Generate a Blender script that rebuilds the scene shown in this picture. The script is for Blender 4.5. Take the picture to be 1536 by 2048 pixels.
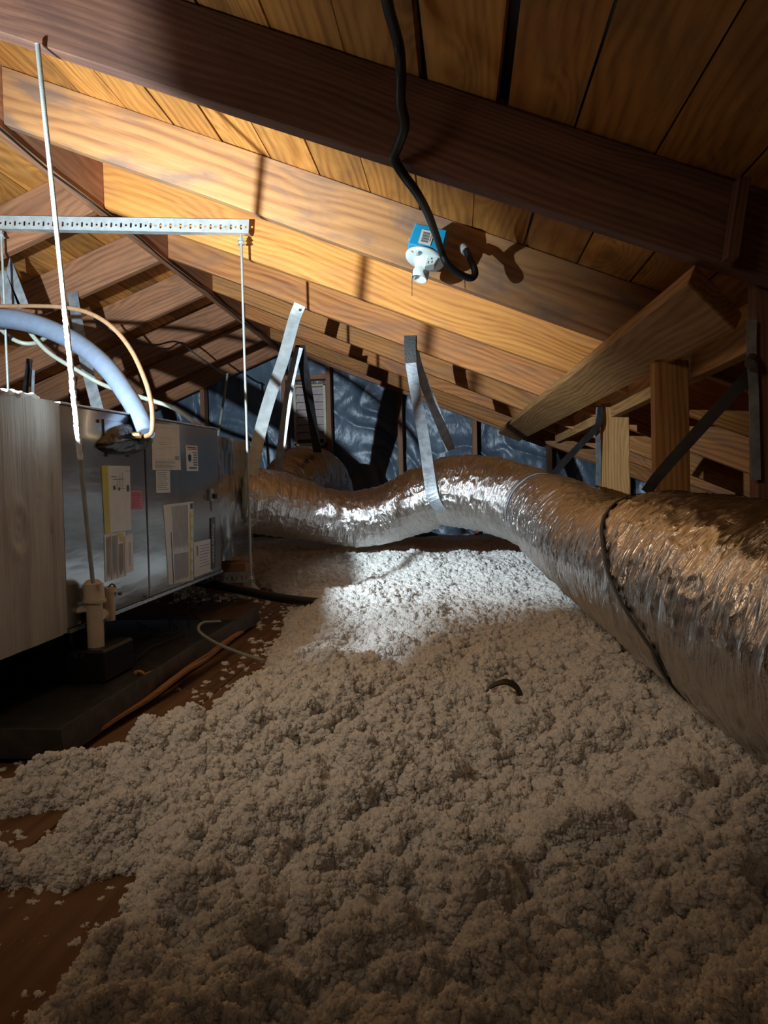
import bpy, bmesh, math, random
import numpy as np
from mathutils import Vector, Matrix, Euler
random.seed(7)
rng = np.random.default_rng(7)
S = bpy.context.scene
COL = S.collection
for o in list(bpy.data.objects):
    bpy.data.objects.remove(o)

# ------------------------------------------------------------------ camera
F_PX = 1400.0
YAW, PITCH, ROLL = -0.1064, -0.0296, -0.0251
fw = Vector((math.sin(YAW) * math.cos(PITCH), math.cos(YAW) * math.cos(PITCH), math.sin(PITCH)))
rt = fw.cross(Vector((0, 0, 1))).normalized()
up = rt.cross(fw)
R_ = rt * math.cos(ROLL) + up * math.sin(ROLL)
U_ = -rt * math.sin(ROLL) + up * math.cos(ROLL)
cd = bpy.data.cameras.new('camera')
cam = bpy.data.objects.new('camera', cd)
COL.objects.link(cam)
cd.sensor_fit = 'VERTICAL'
cd.sensor_height = 36
cd.lens = F_PX / 2048 * 36
cd.clip_start = 0.02
cam.matrix_world = Matrix((R_, U_, -fw)).transposed().to_4x4()
S.camera = cam


def at(px, py, X=None, Y=None, Z=None):
    d = R_ * ((px - 768) / F_PX) - U_ * ((py - 1024) / F_PX) + fw
    t = Y / d.y if Y is not None else (X / d.x if X is not None else Z / d.z)
    return d * t


# ------------------------------------------------------------------ world, lights, exposure
w = bpy.data.worlds.new('world')
S.world = w
w.use_nodes = True
w.node_tree.nodes['Background'].inputs[0].default_value = (0.02, 0.025, 0.03, 1)
w.node_tree.nodes['Background'].inputs[1].default_value = 0.3
LAMP = Vector((-1.04, 0.95, 0.38))


def lamp(name, kind, loc, energy, color, **kw):
    d = bpy.data.lights.new(name, kind)
    d.energy = energy
    d.color = color
    for k, v in kw.items():
        setattr(d, k, v)
    o = bpy.data.objects.new(name, d)
    COL.objects.link(o)
    o.location = loc
    return o


lamp('work_lamp_light', 'POINT', LAMP, 32, (0.80, 0.93, 1.0), shadow_soft_size=0.009)
hot = lamp('far_fill_beam', 'SPOT', LAMP, 160, (0.80, 0.93, 1.0), shadow_soft_size=0.009, spot_size=math.radians(96), spot_blend=1.0)  # extra beam added at the lamp position to brighten the far end
hot.rotation_euler = (Vector((-0.7, 5.7, 0.60)) - LAMP).to_track_quat('-Z', 'Y').to_euler()
near_fill = lamp('near_fill_light', 'AREA', (0.20, -0.45, 0.50), 0.12, (1.0, 0.76, 0.55), shape='RECTANGLE', size=0.7, size_y=0.4)  # unseen warm fill added above and behind the camera
near_fill.rotation_euler = Euler((math.radians(30), 0, 0))
rear = lamp('insulation_fill_spot', 'SPOT', (-0.62, 0.30, 0.66), 8.8, (1.0, 0.76, 0.54), shadow_soft_size=0.16, spot_size=math.radians(84), spot_blend=1.0)  # unseen warm fill added to lift the insulation and casing
rear.rotation_euler = (Vector((0.05, 1.75, -0.40)) - rear.location).to_track_quat('-Z', 'Y').to_euler()
S.view_settings.view_transform = 'Standard'
S.view_settings.look = 'None'
S.view_settings.gamma = 1
S.view_settings.use_curve_mapping = False
S.view_settings.exposure = 0.85
S.cycles.max_bounces = 8
S.cycles.diffuse_bounces = 5
S.cycles.glossy_bounces = 4
S.cycles.use_denoising = True
S.cycles.sample_clamp_indirect = 4
S.cycles.caustics_reflective = True
S.cycles.blur_glossy = 1.0


# ------------------------------------------------------------------ helpers
def tag(o, label=None, cat=None, group=None, kind=None):
    if label: o['label'] = label
    if cat: o['category'] = cat
    if group: o['group'] = group
    if kind: o['kind'] = kind
    return o


def link(name, me, m=None, parent=None):
    o = bpy.data.objects.new(name, me)
    COL.objects.link(o)
    if m is not None and me is not None and not me.materials:
        me.materials.append(m)
    if parent is not None:
        o.parent = parent
        pm = parent.matrix_world if parent.parent is None else parent.parent.matrix_basis @ parent.matrix_basis
    return o


def empty(name, loc=(0, 0, 0)):
    o = bpy.data.objects.new(name, None)
    COL.objects.link(o)
    o.location = loc
    return o


def put(o, M):
    """world matrix M for o, taking account of its parents (translations only for Empties)"""
    P = Matrix.Identity(4)
    c = []
    q = o.parent
    while q:
        c.append(q)
        q = q.parent
    for q in reversed(c):
        P = P @ q.matrix_basis
    o.matrix_basis = P.inverted() @ M
    return o


def mesh(name, vs, fs, smooth=False, uv=None):
    me = bpy.data.meshes.new(name)
    me.from_pydata([tuple(v) for v in vs], [], fs)
    if smooth:
        me.polygons.foreach_set('use_smooth', [True] * len(me.polygons))
    if uv is not None:
        l = me.uv_layers.new()
        idx = np.zeros(len(me.loops), dtype=int)
        me.loops.foreach_get('vertex_index', idx)
        l.data.foreach_set('uv', np.asarray(uv)[idx].ravel())
    me.update()
    return me


def grid_mesh(name, P, closed=False, uv=None, smooth=True):
    """P: (n,m,3) grid, closed in m if asked"""
    n, m, _ = P.shape
    me = bpy.data.meshes.new(name)
    i = np.arange(n - 1)[:, None]
    mm = m if closed else m - 1
    j = np.arange(mm)[None, :]
    j2 = (j + 1) % m
    q = np.stack([i * m + j, i * m + j2, (i + 1) * m + j2, (i + 1) * m + j], -1).reshape(-1, 4)
    me.vertices.add(n * m)
    me.vertices.foreach_set('co', P.reshape(-1).astype(np.float32))
    nf = len(q)
    me.loops.add(nf * 4)
    me.loops.foreach_set('vertex_index', q.ravel().astype(np.int32))
    me.polygons.add(nf)
    me.polygons.foreach_set('loop_start', (np.arange(nf) * 4).astype(np.int32))
    me.polygons.foreach_set('use_smooth', [smooth] * nf)
    me.update(calc_edges=True)
    if uv is not None:
        l = me.uv_layers.new()
        if closed:
            # wrap v at seam
            uvv = uv.reshape(n, m, 2)
            vs = uvv[0, -1, 1] + (uvv[0, -1, 1] - uvv[0, -2, 1])
            a = np.stack([uvv[:-1, :], np.roll(uvv, -1, 1)[:-1], np.roll(uvv, -1, 1)[1:], uvv[1:, :]], 2)
            a[:, -1, 1, 1] = vs
            a[:, -1, 2, 1] = vs
            l.data.foreach_set('uv', a.reshape(-1).astype(np.float32))
        else:
            l.data.foreach_set('uv', uv.reshape(-1, 2)[q.ravel()].reshape(-1).astype(np.float32))
    return me


class MB:
    def __init__(s):
        s.v, s.f = [], []

    def poly(s, vs, fs):
        b = len(s.v)
        s.v += [tuple(v) for v in vs]
        s.f += [tuple(b + i for i in f) for f in fs]
        return s

    def box(s, a, b):
        (x0, y0, z0), (x1, y1, z1) = a, b
        return s.hexa([(x0, y0, z0), (x1, y0, z0), (x1, y1, z0), (x0, y1, z0), (x0, y0, z1), (x1, y0, z1), (x1, y1, z1), (x0, y1, z1)])

    def hexa(s, c):
        return s.poly(c, [(0, 3, 2, 1), (4, 5, 6, 7), (0, 1, 5, 4), (1, 2, 6, 5), (2, 3, 7, 6), (3, 0, 4, 7)])

    def cyl(s, a, b, r0, r1=None, n=16):
        a, b = Vector(a), Vector(b)
        r1 = r0 if r1 is None else r1
        d = (b - a).normalized()
        x = d.orthogonal().normalized()
        y = d.cross(x)
        vs = []
        for p, r in ((a, r0), (b, r1)):
            for k in range(n):
                t = 2 * math.pi * k / n
                vs.append(p + (x * math.cos(t) + y * math.sin(t)) * r)
        fs = [(k, (k + 1) % n, n + (k + 1) % n, n + k) for k in range(n)]
        fs += [tuple(reversed(range(n))), tuple(range(n, 2 * n))]
        return s.poly(vs, fs)

    def build(s, name, m, parent=None, bevel=0, smooth=False, M=None):
        me = bpy.data.meshes.new(name)
        me.from_pydata(s.v, [], s.f)
        bm = bmesh.new()
        bm.from_mesh(me)
        bmesh.ops.recalc_face_normals(bm, faces=bm.faces)
        if bevel:
            bmesh.ops.bevel(bm, geom=bm.edges[:], offset=bevel, segments=1, affect='EDGES', clamp_overlap=True)
        bm.to_mesh(me)
        bm.free()
        if smooth:
            me.polygons.foreach_set('use_smooth', [True] * len(me.polygons))
        o = link(name, me, m, parent)
        put(o, M if M is not None else Matrix.Identity(4))
        return o


def spline(pts, n):
    """Catmull-Rom through pts (any dimension), n samples by arc length"""
    p = np.array([list(q) for q in pts], float)
    p = np.vstack([2 * p[0] - p[1], p, 2 * p[-1] - p[-2]])
    out = []
    for i in range(1, len(p) - 2):
        t = np.linspace(0, 1, 40, endpoint=False)[:, None]
        a, b, c, d = p[i - 1], p[i], p[i + 1], p[i + 2]
        out.append(.5 * (2 * b + (c - a) * t + (2 * a - 5 * b + 4 * c - d) * t**2 + (-a + 3 * b - 3 * c + d) * t**3))
    out = np.vstack(out + [p[-2][None]])
    L = np.r_[0, np.cumsum(np.linalg.norm(np.diff(out[:, :3], axis=0), axis=1))]
    u = np.linspace(0, L[-1], n)
    return np.stack([np.interp(u, L, out[:, k]) for k in range(out.shape[1])], 1), u


def frames(C):
    T = np.gradient(C, axis=0)
    T /= np.linalg.norm(T, axis=1)[:, None]
    N = np.zeros_like(C)
    n = np.cross(T[0], [0, 0, 1.0])
    if np.linalg.norm(n) < 1e-3: n = np.array([1.0, 0, 0])
    n /= np.linalg.norm(n)
    for i in range(len(C)):
        n = n - T[i] * (n @ T[i])
        n /= np.linalg.norm(n)
        N[i] = n
    return T, N, np.cross(T, N)


def tube(name, pts, r, m, parent=None, n=60, k=12, caps=True):
    C, u = spline(pts, n)
    C = C[:, :3]
    T, N, B = frames(C)
    a = np.linspace(0, 2 * np.pi, k, endpoint=False)
    P = C[:, None] + r * (np.cos(a)[None, :, None] * N[:, None] + np.sin(a)[None, :, None] * B[:, None])
    me = grid_mesh(name, P, closed=True)
    if caps:
        bm = bmesh.new()
        bm.from_mesh(me)
        bm.verts.ensure_lookup_table()
        bm.faces.new([bm.verts[i] for i in range(k)])
        bm.faces.new([bm.verts[i] for i in range((n - 1) * k, n * k)][::-1])
        bm.to_mesh(me)
        bm.free()
    o = link(name, me, m, parent)
    return put(o, Matrix.Identity(4))


def ribbon(name, pts, wd, m, parent=None, th=0.0012, side=(1, 0, 0), n=40, twist=None, holes=False):
    """flat strap: width runs along `side` made perpendicular to the path"""
    C, u = spline(pts, n)
    C = C[:, :3]
    T, _, _ = frames(C)
    sd = np.array(side, float)
    sd = np.tile(sd, (n, 1)) if sd.ndim == 1 else np.stack([np.interp(np.linspace(0, 1, n), np.linspace(0, 1, len(sd)), sd[:, k]) for k in range(3)], 1)
    W = sd - T * (sd * T).sum(1)[:, None]
    W /= np.linalg.norm(W, axis=1)[:, None]
    Nn = np.cross(T, W)
    q = [(-.5, -.5), (.5, -.5), (.5, .5), (-.5, .5)]
    P = np.stack([C + W * wd * a + Nn * th * b for a, b in q], 1)
    me = grid_mesh(name, P, closed=True, smooth=False)
    bm = bmesh.new()
    bm.from_mesh(me)
    bm.verts.ensure_lookup_table()
    bm.faces.new([bm.verts[i] for i in range(4)])
    bm.faces.new([bm.verts[i] for i in range((n - 1) * 4, n * 4)][::-1])
    bmesh.ops.recalc_face_normals(bm, faces=bm.faces)
    bm.to_mesh(me)
    bm.free()
    o = link(name, me, m, parent)
    return put(o, Matrix.Identity(4))


# vectorised noise ------------------------------------------------
_perm = rng.permutation(256)
_perm = np.r_[_perm, _perm, _perm]
_gr = rng.normal(size=(256, 3))
_gr /= np.linalg.norm(_gr, axis=1)[:, None]


def perlin(x, y, z=None):
    x = np.asarray(x, float); y = np.asarray(y, float)
    z = np.zeros_like(x) if z is None else np.broadcast_to(np.asarray(z, float), x.shape)
    xi, yi, zi = np.floor(x).astype(int), np.floor(y).astype(int), np.floor(z).astype(int)
    xf, yf, zf = x - xi, y - yi, z - zi
    u, v, w_ = [t * t * t * (t * (t * 6 - 15) + 10) for t in (xf, yf, zf)]
    r = 0
    for dx in (0, 1):
        for dy in (0, 1):
            for dz in (0, 1):
                h = _perm[_perm[_perm[(xi + dx) & 255] + ((yi + dy) & 255)] + ((zi + dz) & 255)]
                g = _gr[h]
                d = g[..., 0] * (xf - dx) + g[..., 1] * (yf - dy) + g[..., 2] * (zf - dz)
                r = r + d * (u if dx else 1 - u) * (v if dy else 1 - v) * (w_ if dz else 1 - w_)
    return r * 1.5


# ------------------------------------------------------------------ materials
class NT:
    def __init__(s, name):
        s.m = bpy.data.materials.new(name)
        s.m.use_nodes = True
        s.t = s.m.node_tree
        s.n = s.t.nodes
        s.b = s.n['Principled BSDF']

    def add(s, typ, **kw):
        nd = s.n.new(typ)
        for k, v in kw.items():
            if k.startswith('i_'):
                nd.inputs[k[2:].replace('_', ' ')].default_value = v
            else:
                setattr(nd, k, v)
        return nd

    def ln(s, a, b):
        s.t.links.new(a, b)

    def ramp(s, src, stops):
        r = s.add('ShaderNodeValToRGB')
        e = r.color_ramp.elements
        while len(e) > 1: e.remove(e[0])
        e[0].position, e[0].color = stops[0][0], (*stops[0][1], 1) if len(stops[0][1]) == 3 else stops[0][1]
        for p, c in stops[1:]:
            x = e.new(p)
            x.color = (*c, 1)
        s.ln(src, r.inputs[0])
        return r.outputs[0]

    def mix(s, fac, a, b, mode='MIX'):
        x = s.add('ShaderNodeMix', data_type='RGBA', blend_type=mode)
        for sock, v in ((x.inputs[0], fac), (x.inputs[6], a), (x.inputs[7], b)):
            if hasattr(v, 'links'): s.ln(v, sock)
            elif isinstance(v, (int, float)): sock.default_value = v
            else: sock.default_value = (*v, 1)
        return x.outputs[2]

    def math(s, op, a, b=0.0):
        x = s.add('ShaderNodeMath', operation=op)
        for i, v in enumerate((a, b)):
            if hasattr(v, 'links'): s.ln(v, x.inputs[i])
            else: x.inputs[i].default_value = v
        return x.outputs[0]

    def noise(s, vec, scale, detail=4, rough=.55, dist=0.0):
        x = s.add('ShaderNodeTexNoise')
        x.inputs['Scale'].default_value = scale
        x.inputs['Detail'].default_value = detail
        x.inputs['Roughness'].default_value = rough
        x.inputs['Distortion'].default_value = dist
        s.ln(vec, x.inputs['Vector'])
        return x.outputs['Fac']

    def mapping(s, vec, scale=(1, 1, 1), loc=(0, 0, 0)):
        x = s.add('ShaderNodeMapping')
        x.inputs['Scale'].default_value = scale
        x.inputs['Location'].default_value = loc
        s.ln(vec, x.inputs['Vector'])
        return x.outputs[0]

    def bump(s, h, strength, dist=0.01):
        x = s.add('ShaderNodeBump')
        x.inputs['Strength'].default_value = strength
        x.inputs['Distance'].default_value = dist
        s.ln(h, x.inputs['Height'])
        s.ln(x.outputs[0], s.b.inputs['Normal'])

    def obj(s, rand=True):
        tc = s.add('ShaderNodeTexCoord')
        if not rand: return tc.outputs['Object']
        oi = s.add('ShaderNodeObjectInfo')
        m_ = s.math('MULTIPLY', oi.outputs['Random'], 37.0)
        va = s.add('ShaderNodeVectorMath', operation='ADD')
        s.ln(tc.outputs['Object'], va.inputs[0])
        s.ln(m_, va.inputs[1])
        s.rand = oi.outputs['Random']
        return va.outputs[0]


def plain(name, col, rough=.5, metal=0.0, bump=None, var=0.0, spec=0.5):
    t = NT(name)
    t.b.inputs['Roughness'].default_value = rough
    t.b.inputs['Metallic'].default_value = metal
    t.b.inputs['Specular IOR Level'].default_value = spec
    v = t.obj()
    n = t.noise(v, 30, 3)
    a = tuple(c * (1 - var) for c in col)
    b = tuple(min(1, c * (1 + var)) for c in col)
    t.ln(t.ramp(n, [(.35, a), (.65, b)]), t.b.inputs['Base Color'])
    if bump:
        t.bump(t.noise(v, bump[0], 4), bump[1], .004)
    return t.m


def wood(name, light, mid, dark, rings=9.0, knots=.5, stain=(.12, .08, .06), stain_amt=.35, rough=.75, valvar=.35, huevar=.0):
    """long grain along local X, growth-ring figure across Y, knots and weather stains"""
    t = NT(name)
    v = t.obj()
    # slow wander of grain
    wn = t.noise(t.mapping(v, (.55, 2.6, 2.6)), 1.5, 2, .45)
    # knots : sparse voronoi cells in compressed X
    vo = t.add('ShaderNodeTexVoronoi')
    vo.inputs['Scale'].default_value = 1.0
    vo.inputs['Randomness'].default_value = 1
    t.ln(t.mapping(v, (2.2, 5.5, 5.5)), vo.inputs['Vector'])
    kd = vo.outputs['Distance']
    kn = t.ramp(kd, [(0.0, (1, 1, 1)), (.10, (.75,) * 3), (.30, (.22,) * 3), (.6, (0, 0, 0))])
    sep = t.add('ShaderNodeSeparateXYZ')
    t.ln(v, sep.inputs[0])
    y = t.math('ADD', t.math('MULTIPLY', sep.outputs['Y'], rings), t.math('MULTIPLY', sep.outputs['Z'], rings * .8))
    ph = t.math('ADD', y, t.math('MULTIPLY', wn, rings * .16))
    ph = t.math('ADD', ph, t.math('MULTIPLY', kn, 4.5 * knots))
    fine = t.noise(t.mapping(v, (2.5, 60, 60)), 1.5, 4, .65)
    ph2 = t.math('ADD', ph, t.math('MULTIPLY', fine, .35))
    s_ = t.math('SINE', t.math('MULTIPLY', ph2, 6.283 * 1.6))
    s_ = t.math('ADD', t.math('MULTIPLY', s_, .5), .5)
    irr = t.noise(t.mapping(v, (.8, 22, 22)), 1.3, 3, .6)
    g = t.math('ADD', t.math('MULTIPLY', s_, .19), t.math('MULTIPLY', fine, .50))
    g = t.math('ADD', g, t.math('MULTIPLY', irr, .46))
    col = t.ramp(g, [(.34, dark), (.56, mid), (.86, light)])
    # core of knots
    core = t.ramp(kd, [(0.0, (1, 1, 1)), (.07, (.8,) * 3), (.13, (0, 0, 0))])
    kf = t.math('MULTIPLY', core, knots)
    col = t.mix(kf, col, tuple(c * .45 for c in dark))
    # stains with a shape of their own
    st = t.noise(t.mapping(v, (2.2, 6, 6)), 1.7, 6, .62, .6)
    sf = t.ramp(st, [(.45, (0, 0, 0)), (.64, (1, 1, 1))])
    col = t.mix(t.math('MULTIPLY', sf, stain_amt), col, stain)
    hs = t.add('ShaderNodeHueSaturation')
    hs.inputs['Hue'].default_value = .5
    t.ln(t.math('ADD', t.math('MULTIPLY', t.rand, valvar), 1 - valvar * .5), hs.inputs['Value'])
    t.ln(t.math('ADD', t.math('MULTIPLY', t.rand, -huevar), .5 + huevar * .5), hs.inputs['Hue'])
    t.ln(col, hs.inputs['Color'])
    t.ln(hs.outputs[0], t.b.inputs['Base Color'])
    t.b.inputs['Roughness'].default_value = rough
    t.b.inputs['Specular IOR Level'].default_value = .25
    t.bump(t.math('ADD', t.math('MULTIPLY', fine, .7), t.math('MULTIPLY', g, .5)), .35, .003)
    return t.m


def foil(name, base=(.82, .81, .80), rough=.17, sx=120, sy=9, strength=.8, dist=.008):
    t = NT(name)
    uv = t.add('ShaderNodeUVMap').outputs[0]
    t.b.inputs['Metallic'].default_value = 1
    t.b.inputs['Roughness'].default_value = rough
    wr = t.noise(t.mapping(uv, (sx, sy, 1)), 1.0, 5, .62, .5)
    wr2 = t.noise(t.mapping(uv, (sx * .35, sy * 2.2, 1)), 1.0, 4, .6, 1.2)
    vo = t.add('ShaderNodeTexVoronoi', feature='DISTANCE_TO_EDGE')
    t.ln(t.mapping(uv, (sx * .45, sy * 1.4, 1)), vo.inputs['Vector'])
    vo.inputs['Scale'].default_value = 1
    cre = t.ramp(vo.outputs['Distance'], [(0, (1, 1, 1)), (.10, (0, 0, 0))])
    h = t.math('ADD', wr, t.math('MULTIPLY', wr2, .8))
    h = t.math('ADD', h, t.math('MULTIPLY', cre, .18))
    t.bump(h, strength, dist)
    t.ln(t.ramp(wr2, [(.3, tuple(c * .85 for c in base)), (.7, base)]), t.b.inputs['Base Color'])
    return t.m


M = {}
M['rafter'] = wood('rafter_wood', (.56, .265, .09), (.42, .175, .055), (.24, .085, .03), rings=32, knots=.55, stain=(.16, .11, .09), stain_amt=.45, huevar=.012)
M['rafter_left'] = wood('aged_rafter_wood', (.46, .235, .125), (.36, .165, .085), (.21, .09, .048), rings=28, knots=.4, stain=(.15, .09, .06), stain_amt=.4)
M['rafter_bright'] = wood('yellow_rafter_wood', (.66, .33, .095), (.54, .235, .055), (.32, .11, .028), rings=36, knots=.5, stain=(.30, .13, .07), stain_amt=.3, valvar=.1)
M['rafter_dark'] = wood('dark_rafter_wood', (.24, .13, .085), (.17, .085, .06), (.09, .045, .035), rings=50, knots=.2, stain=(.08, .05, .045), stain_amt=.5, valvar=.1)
M['rafter_grey'] = wood('weathered_rafter_wood', (.47, .255, .11), (.38, .185, .072), (.22, .10, .045), rings=26, knots=.3, stain=(.13, .10, .09), stain_amt=.7, valvar=.1)
M['deck'] = wood('roof_plank_wood', (.64, .31, .085), (.50, .215, .048), (.28, .105, .024), rings=24, knots=.6, stain=(.16, .08, .03), stain_amt=.5, valvar=.5)
M['lumber'] = wood('post_lumber', (.60, .36, .15), (.44, .235, .085), (.24, .11, .04), rings=36, knots=.4, stain=(.20, .11, .05), stain_amt=.25, valvar=.15)
M['stud'] = wood('stud_wood', (.40, .22, .13), (.33, .17, .10), (.22, .10, .06), rings=36, knots=.2, stain_amt=.2)
M['floor'] = wood('floor_board_wood', (.20, .115, .055), (.155, .085, .04), (.10, .055, .028), rings=16, knots=.15, stain=(.08, .045, .025), stain_amt=.5)
M['lath'] = wood('split_lath_wood', (.52, .30, .14), (.40, .2, .085), (.22, .1, .05), rings=90, knots=0, stain_amt=.2)
M['galv'] = plain('galvanised_steel', (.50, .56, .58), .35, .35, (160, .12), .14)
M['galv_dull'] = plain('dull_galvanised_steel', (.34, .38, .42), .45, .45, (90, .2), .25)
M['rod'] = plain('zinc_rod', (.36, .40, .38), .4, .3, (400, .3), .1)
M['black_strap'] = plain('black_strap', (.018, .018, .02), .45, 0, (120, .3), .3)
M['black_plastic'] = plain('black_plastic', (.012, .012, .014), .35, 0, None, .2)
M['cable'] = plain('black_cable_jacket', (.006, .006, .007), .5, 0, None, .2)
M['blue'] = plain('blue_box_plastic', (.012, .36, .66), .4, 0, None, .05)
M['porcelain'] = plain('white_lampholder', (.72, .84, .82), .3, 0, None, .03)
M['label'] = plain('label_paper', (.72, .73, .70), .35, 0, None, .04)
M['label_cream'] = plain('cream_paper', (.70, .67, .60), .6, 0, None, .05)
M['yellow'] = plain('yellow_print', (.58, .52, .03), .35, 0, None, .05)
M['pink'] = plain('pink_label', (.55, .16, .24), .35, 0, None, .08)
M['orange_ink'] = plain('orange_print', (.50, .20, .06), .4, 0, None, .05)
M['ink'] = plain('dark_print', (.06, .065, .08), .5, 0, None, .2)
M['grey_ink'] = plain('grey_print', (.30, .31, .33), .5, 0, None, .2)
M['blue_ink'] = plain('navy_print', (.03, .05, .18), .5, 0, None, .2)
M['red_ink'] = plain('red_print', (.42, .03, .04), .5, 0, None, .1)
M['badge'] = plain('badge_plate', (.045, .045, .05), .35, 0, None, .1)
M['silver_ink'] = plain('silver_lettering', (.62, .64, .66), .35, .3, None, .05)
M['pvc'] = plain('cream_pvc', (.62, .54, .42), .35, 0, (60, .1), .06)
M['copper'] = plain('tarnished_copper', (.34, .20, .11), .38, .4, (80, .15), .12)
M['pipe_foam'] = plain('grey_pipe_insulation', (.12, .155, .215), .38, 0, (70, .25), .08)
M['white_hose'] = plain('white_cable_jacket', (.30, .33, .28), .4, 0, (50, .2), .08)
M['rubber'] = plain('black_mastic', (.01, .01, .01), .3, 0, (60, .8), .3)
M['vent'] = plain('vent_slat_paint', (.62, .52, .53), .6, 0, (60, .2), .1)
M['vent_frame'] = plain('vent_frame_paint', (.62, .60, .46), .6, 0, (60, .2), .1)
M['pan'] = plain('drain_pan_steel', (.085, .09, .095), .38, .75, (12, .12), .3)
M['dark'] = plain('dark_steel', (.10, .10, .10), .45, .6, None, .2)
M['leather'] = plain('brown_strap', (.035, .022, .016), .55, 0, (60, .3), .2)
M['foam'] = plain('white_sealant', (.80, .82, .80), .8, 0, (90, .9), .06)
M['concrete'] = plain('pale_mastic_block', (.5, .47, .42), .8, 0, (60, .6), .1)

# air-handler casing: grey enamel over steel, glossy
t = NT('casing_enamel')
t.b.inputs['Metallic'].default_value = .75
t.b.inputs['Roughness'].default_value = .25
t.b.inputs['Coat Weight'].default_value = .6
t.b.inputs['Coat Roughness'].default_value = .10
v = t.obj(False)
t.ln(t.ramp(t.noise(v, 4, 4, .6), [(.3, (.23, .25, .265)), (.7, (.30, .325, .345))]), t.b.inputs['Base Color'])
t.bump(t.math('ADD', t.noise(t.mapping(v, (1, 2.5, 9)), 3.0, 2), t.math('MULTIPLY', t.noise(v, 60, 2), .03)), .13, .012)
M['casing'] = t.m

# whitewashed plywood of the return box
t = NT('whitewashed_plywood')
v = t.obj(False)
wn = t.noise(t.mapping(v, (1, 9, 1.2)), 2.0, 4, .6, .4)
fine = t.noise(t.mapping(v, (1, 90, 2.0)), 2.0, 4, .6)
sf = t.noise(t.mapping(v, (1, 3, 1)), 3, 4, .6)
c = t.ramp(t.math('ADD', t.math('MULTIPLY', wn, .6), t.math('MULTIPLY', fine, .4)), [(.32, (.31, .29, .26)), (.5, (.49, .48, .45)), (.68, (.60, .60, .58))])
c = t.mix(t.math('MULTIPLY', t.ramp(sf, [(.5, (0, 0, 0)), (.7, (1, 1, 1))]), .35), c, (.40, .30, .23))
t.ln(c, t.b.inputs['Base Color'])
t.b.inputs['Roughness'].default_value = .7
t.bump(t.math('ADD', wn, t.math('MULTIPLY', fine, .5)), .5, .006)
M['whitewash'] = t.m

M['foil'] = foil('duct_foil')
M['foil_flat'] = foil('plenum_foil', base=(.55, .56, .57), rough=.22, sx=5, sy=5, strength=.35, dist=.01)

# dark blue-grey plastic sheet
t = NT('dark_plastic_sheet')
v = t.obj(False)
t.ln(t.ramp(t.noise(v, 3, 4, .6), [(.3, (.07, .105, .155)), (.7, (.15, .21, .29))]), t.b.inputs['Base Color'])
t.b.inputs['Roughness'].default_value = .36
t.b.inputs['Metallic'].default_value = .1
wr = t.noise(t.mapping(v, (3.2, 1, 1.8)), 3.0, 4, .55, .35)
t.bump(wr, .5, .02)
M['sheet'] = t.m

# blown loose-fill
t = NT('loose_fill_wool')
v = t.obj(False)
t.ln(t.ramp(t.noise(v, 25, 3), [(.3, (.78, .76, .73)), (.7, (.86, .85, .83))]), t.b.inputs['Base Color'])
t.b.inputs['Roughness'].default_value = 1
t.b.inputs['Specular IOR Level'].default_value = .1
t.b.inputs['Sheen Weight'].default_value = .2
t.bump(t.math('ADD', t.noise(v, 260, 5, .7), t.math('MULTIPLY', t.noise(v, 90, 4, .6), 1.2)), .7, .0022)
t.b.inputs['Subsurface Weight'].default_value = .6
t.b.inputs['Subsurface Radius'].default_value = (1, .9, .8)
t.b.inputs['Subsurface Scale'].default_value = .006
M['wool'] = t.m

# ------------------------------------------------------------------ the roof frame
RX, LX = -1.357, -1.402           # right and left face of the ridge board
SR, SL = 0.41, 0.378              # slopes of the two sides
YB, YG = -0.9, 5.70               # rear end (behind the camera), gable
TH = 0.038


def deck_r(x): return 0.770 - SR * x          # underside of the right roof boards
def deck_l(x): return deck_r(RX) + (x - LX) * SL


FLOOR = -0.46


def slope_basis(side):
    a = math.atan(SR if side > 0 else SL)
    X = Vector((math.cos(a) * side, 0, -math.sin(a)))
    Z = Vector((math.sin(a) * side, 0, math.cos(a)))
    return X, Z


# ceiling = the two slopes of roof boards, each board its own piece, grain along the ridge (local X = world Y)
ceil = tag(empty('ceiling', (RX, 2, deck_r(RX))), kind='structure')
PL = 0.1457


def plank(x0, x1, y0, y1, side, drop=0.0, jag=False):
    X, Z = slope_basis(side)
    f = deck_r if side > 0 else deck_l
    c = Vector(((x0 + x1) / 2, (y0 + y1) / 2, f((x0 + x1) / 2)))
    wdt = abs(x1 - x0) / abs(X.x)
    L = y1 - y0
    n = 5
    vs = []
    th = .019
    for i in range(n + 1):
        u = -L / 2 + L * i / n
        e0, e1 = rng.normal(0, .0009, 2)
        if jag: e1 += rng.normal(0, .006)
        for (q, zz) in ((-wdt / 2 + e0, 0), (wdt / 2 + e1, 0), (wdt / 2 + e1, th), (-wdt / 2 + e0, th)):
            vs.append((u, q, zz))
    fs = [(i * 4 + k, i * 4 + (k + 1) % 4, i * 4 + 4 + (k + 1) % 4, i * 4 + 4 + k) for i in range(n) for k in range(4)]
    fs += [(0, 3, 2, 1), (n * 4, n * 4 + 1, n * 4 + 2, n * 4 + 3)]
    me = mesh('roof_plank', vs, fs)
    o = link('roof_plank', me, M['deck'], ceil)
    Yv = Vector((0, 1, 0))
    Zc = Z
    Xc = Yv
    Yc = Zc.cross(Xc)
    M4 = Matrix((Xc, Yc, Zc)).transposed().to_4x4()
    M4.translation = c + Z * (.001 + abs(rng.normal(0, .0012)) + drop)
    put(o, M4 @ Matrix.Rotation(rng.normal(0, .006), 4, 'X'))


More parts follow.
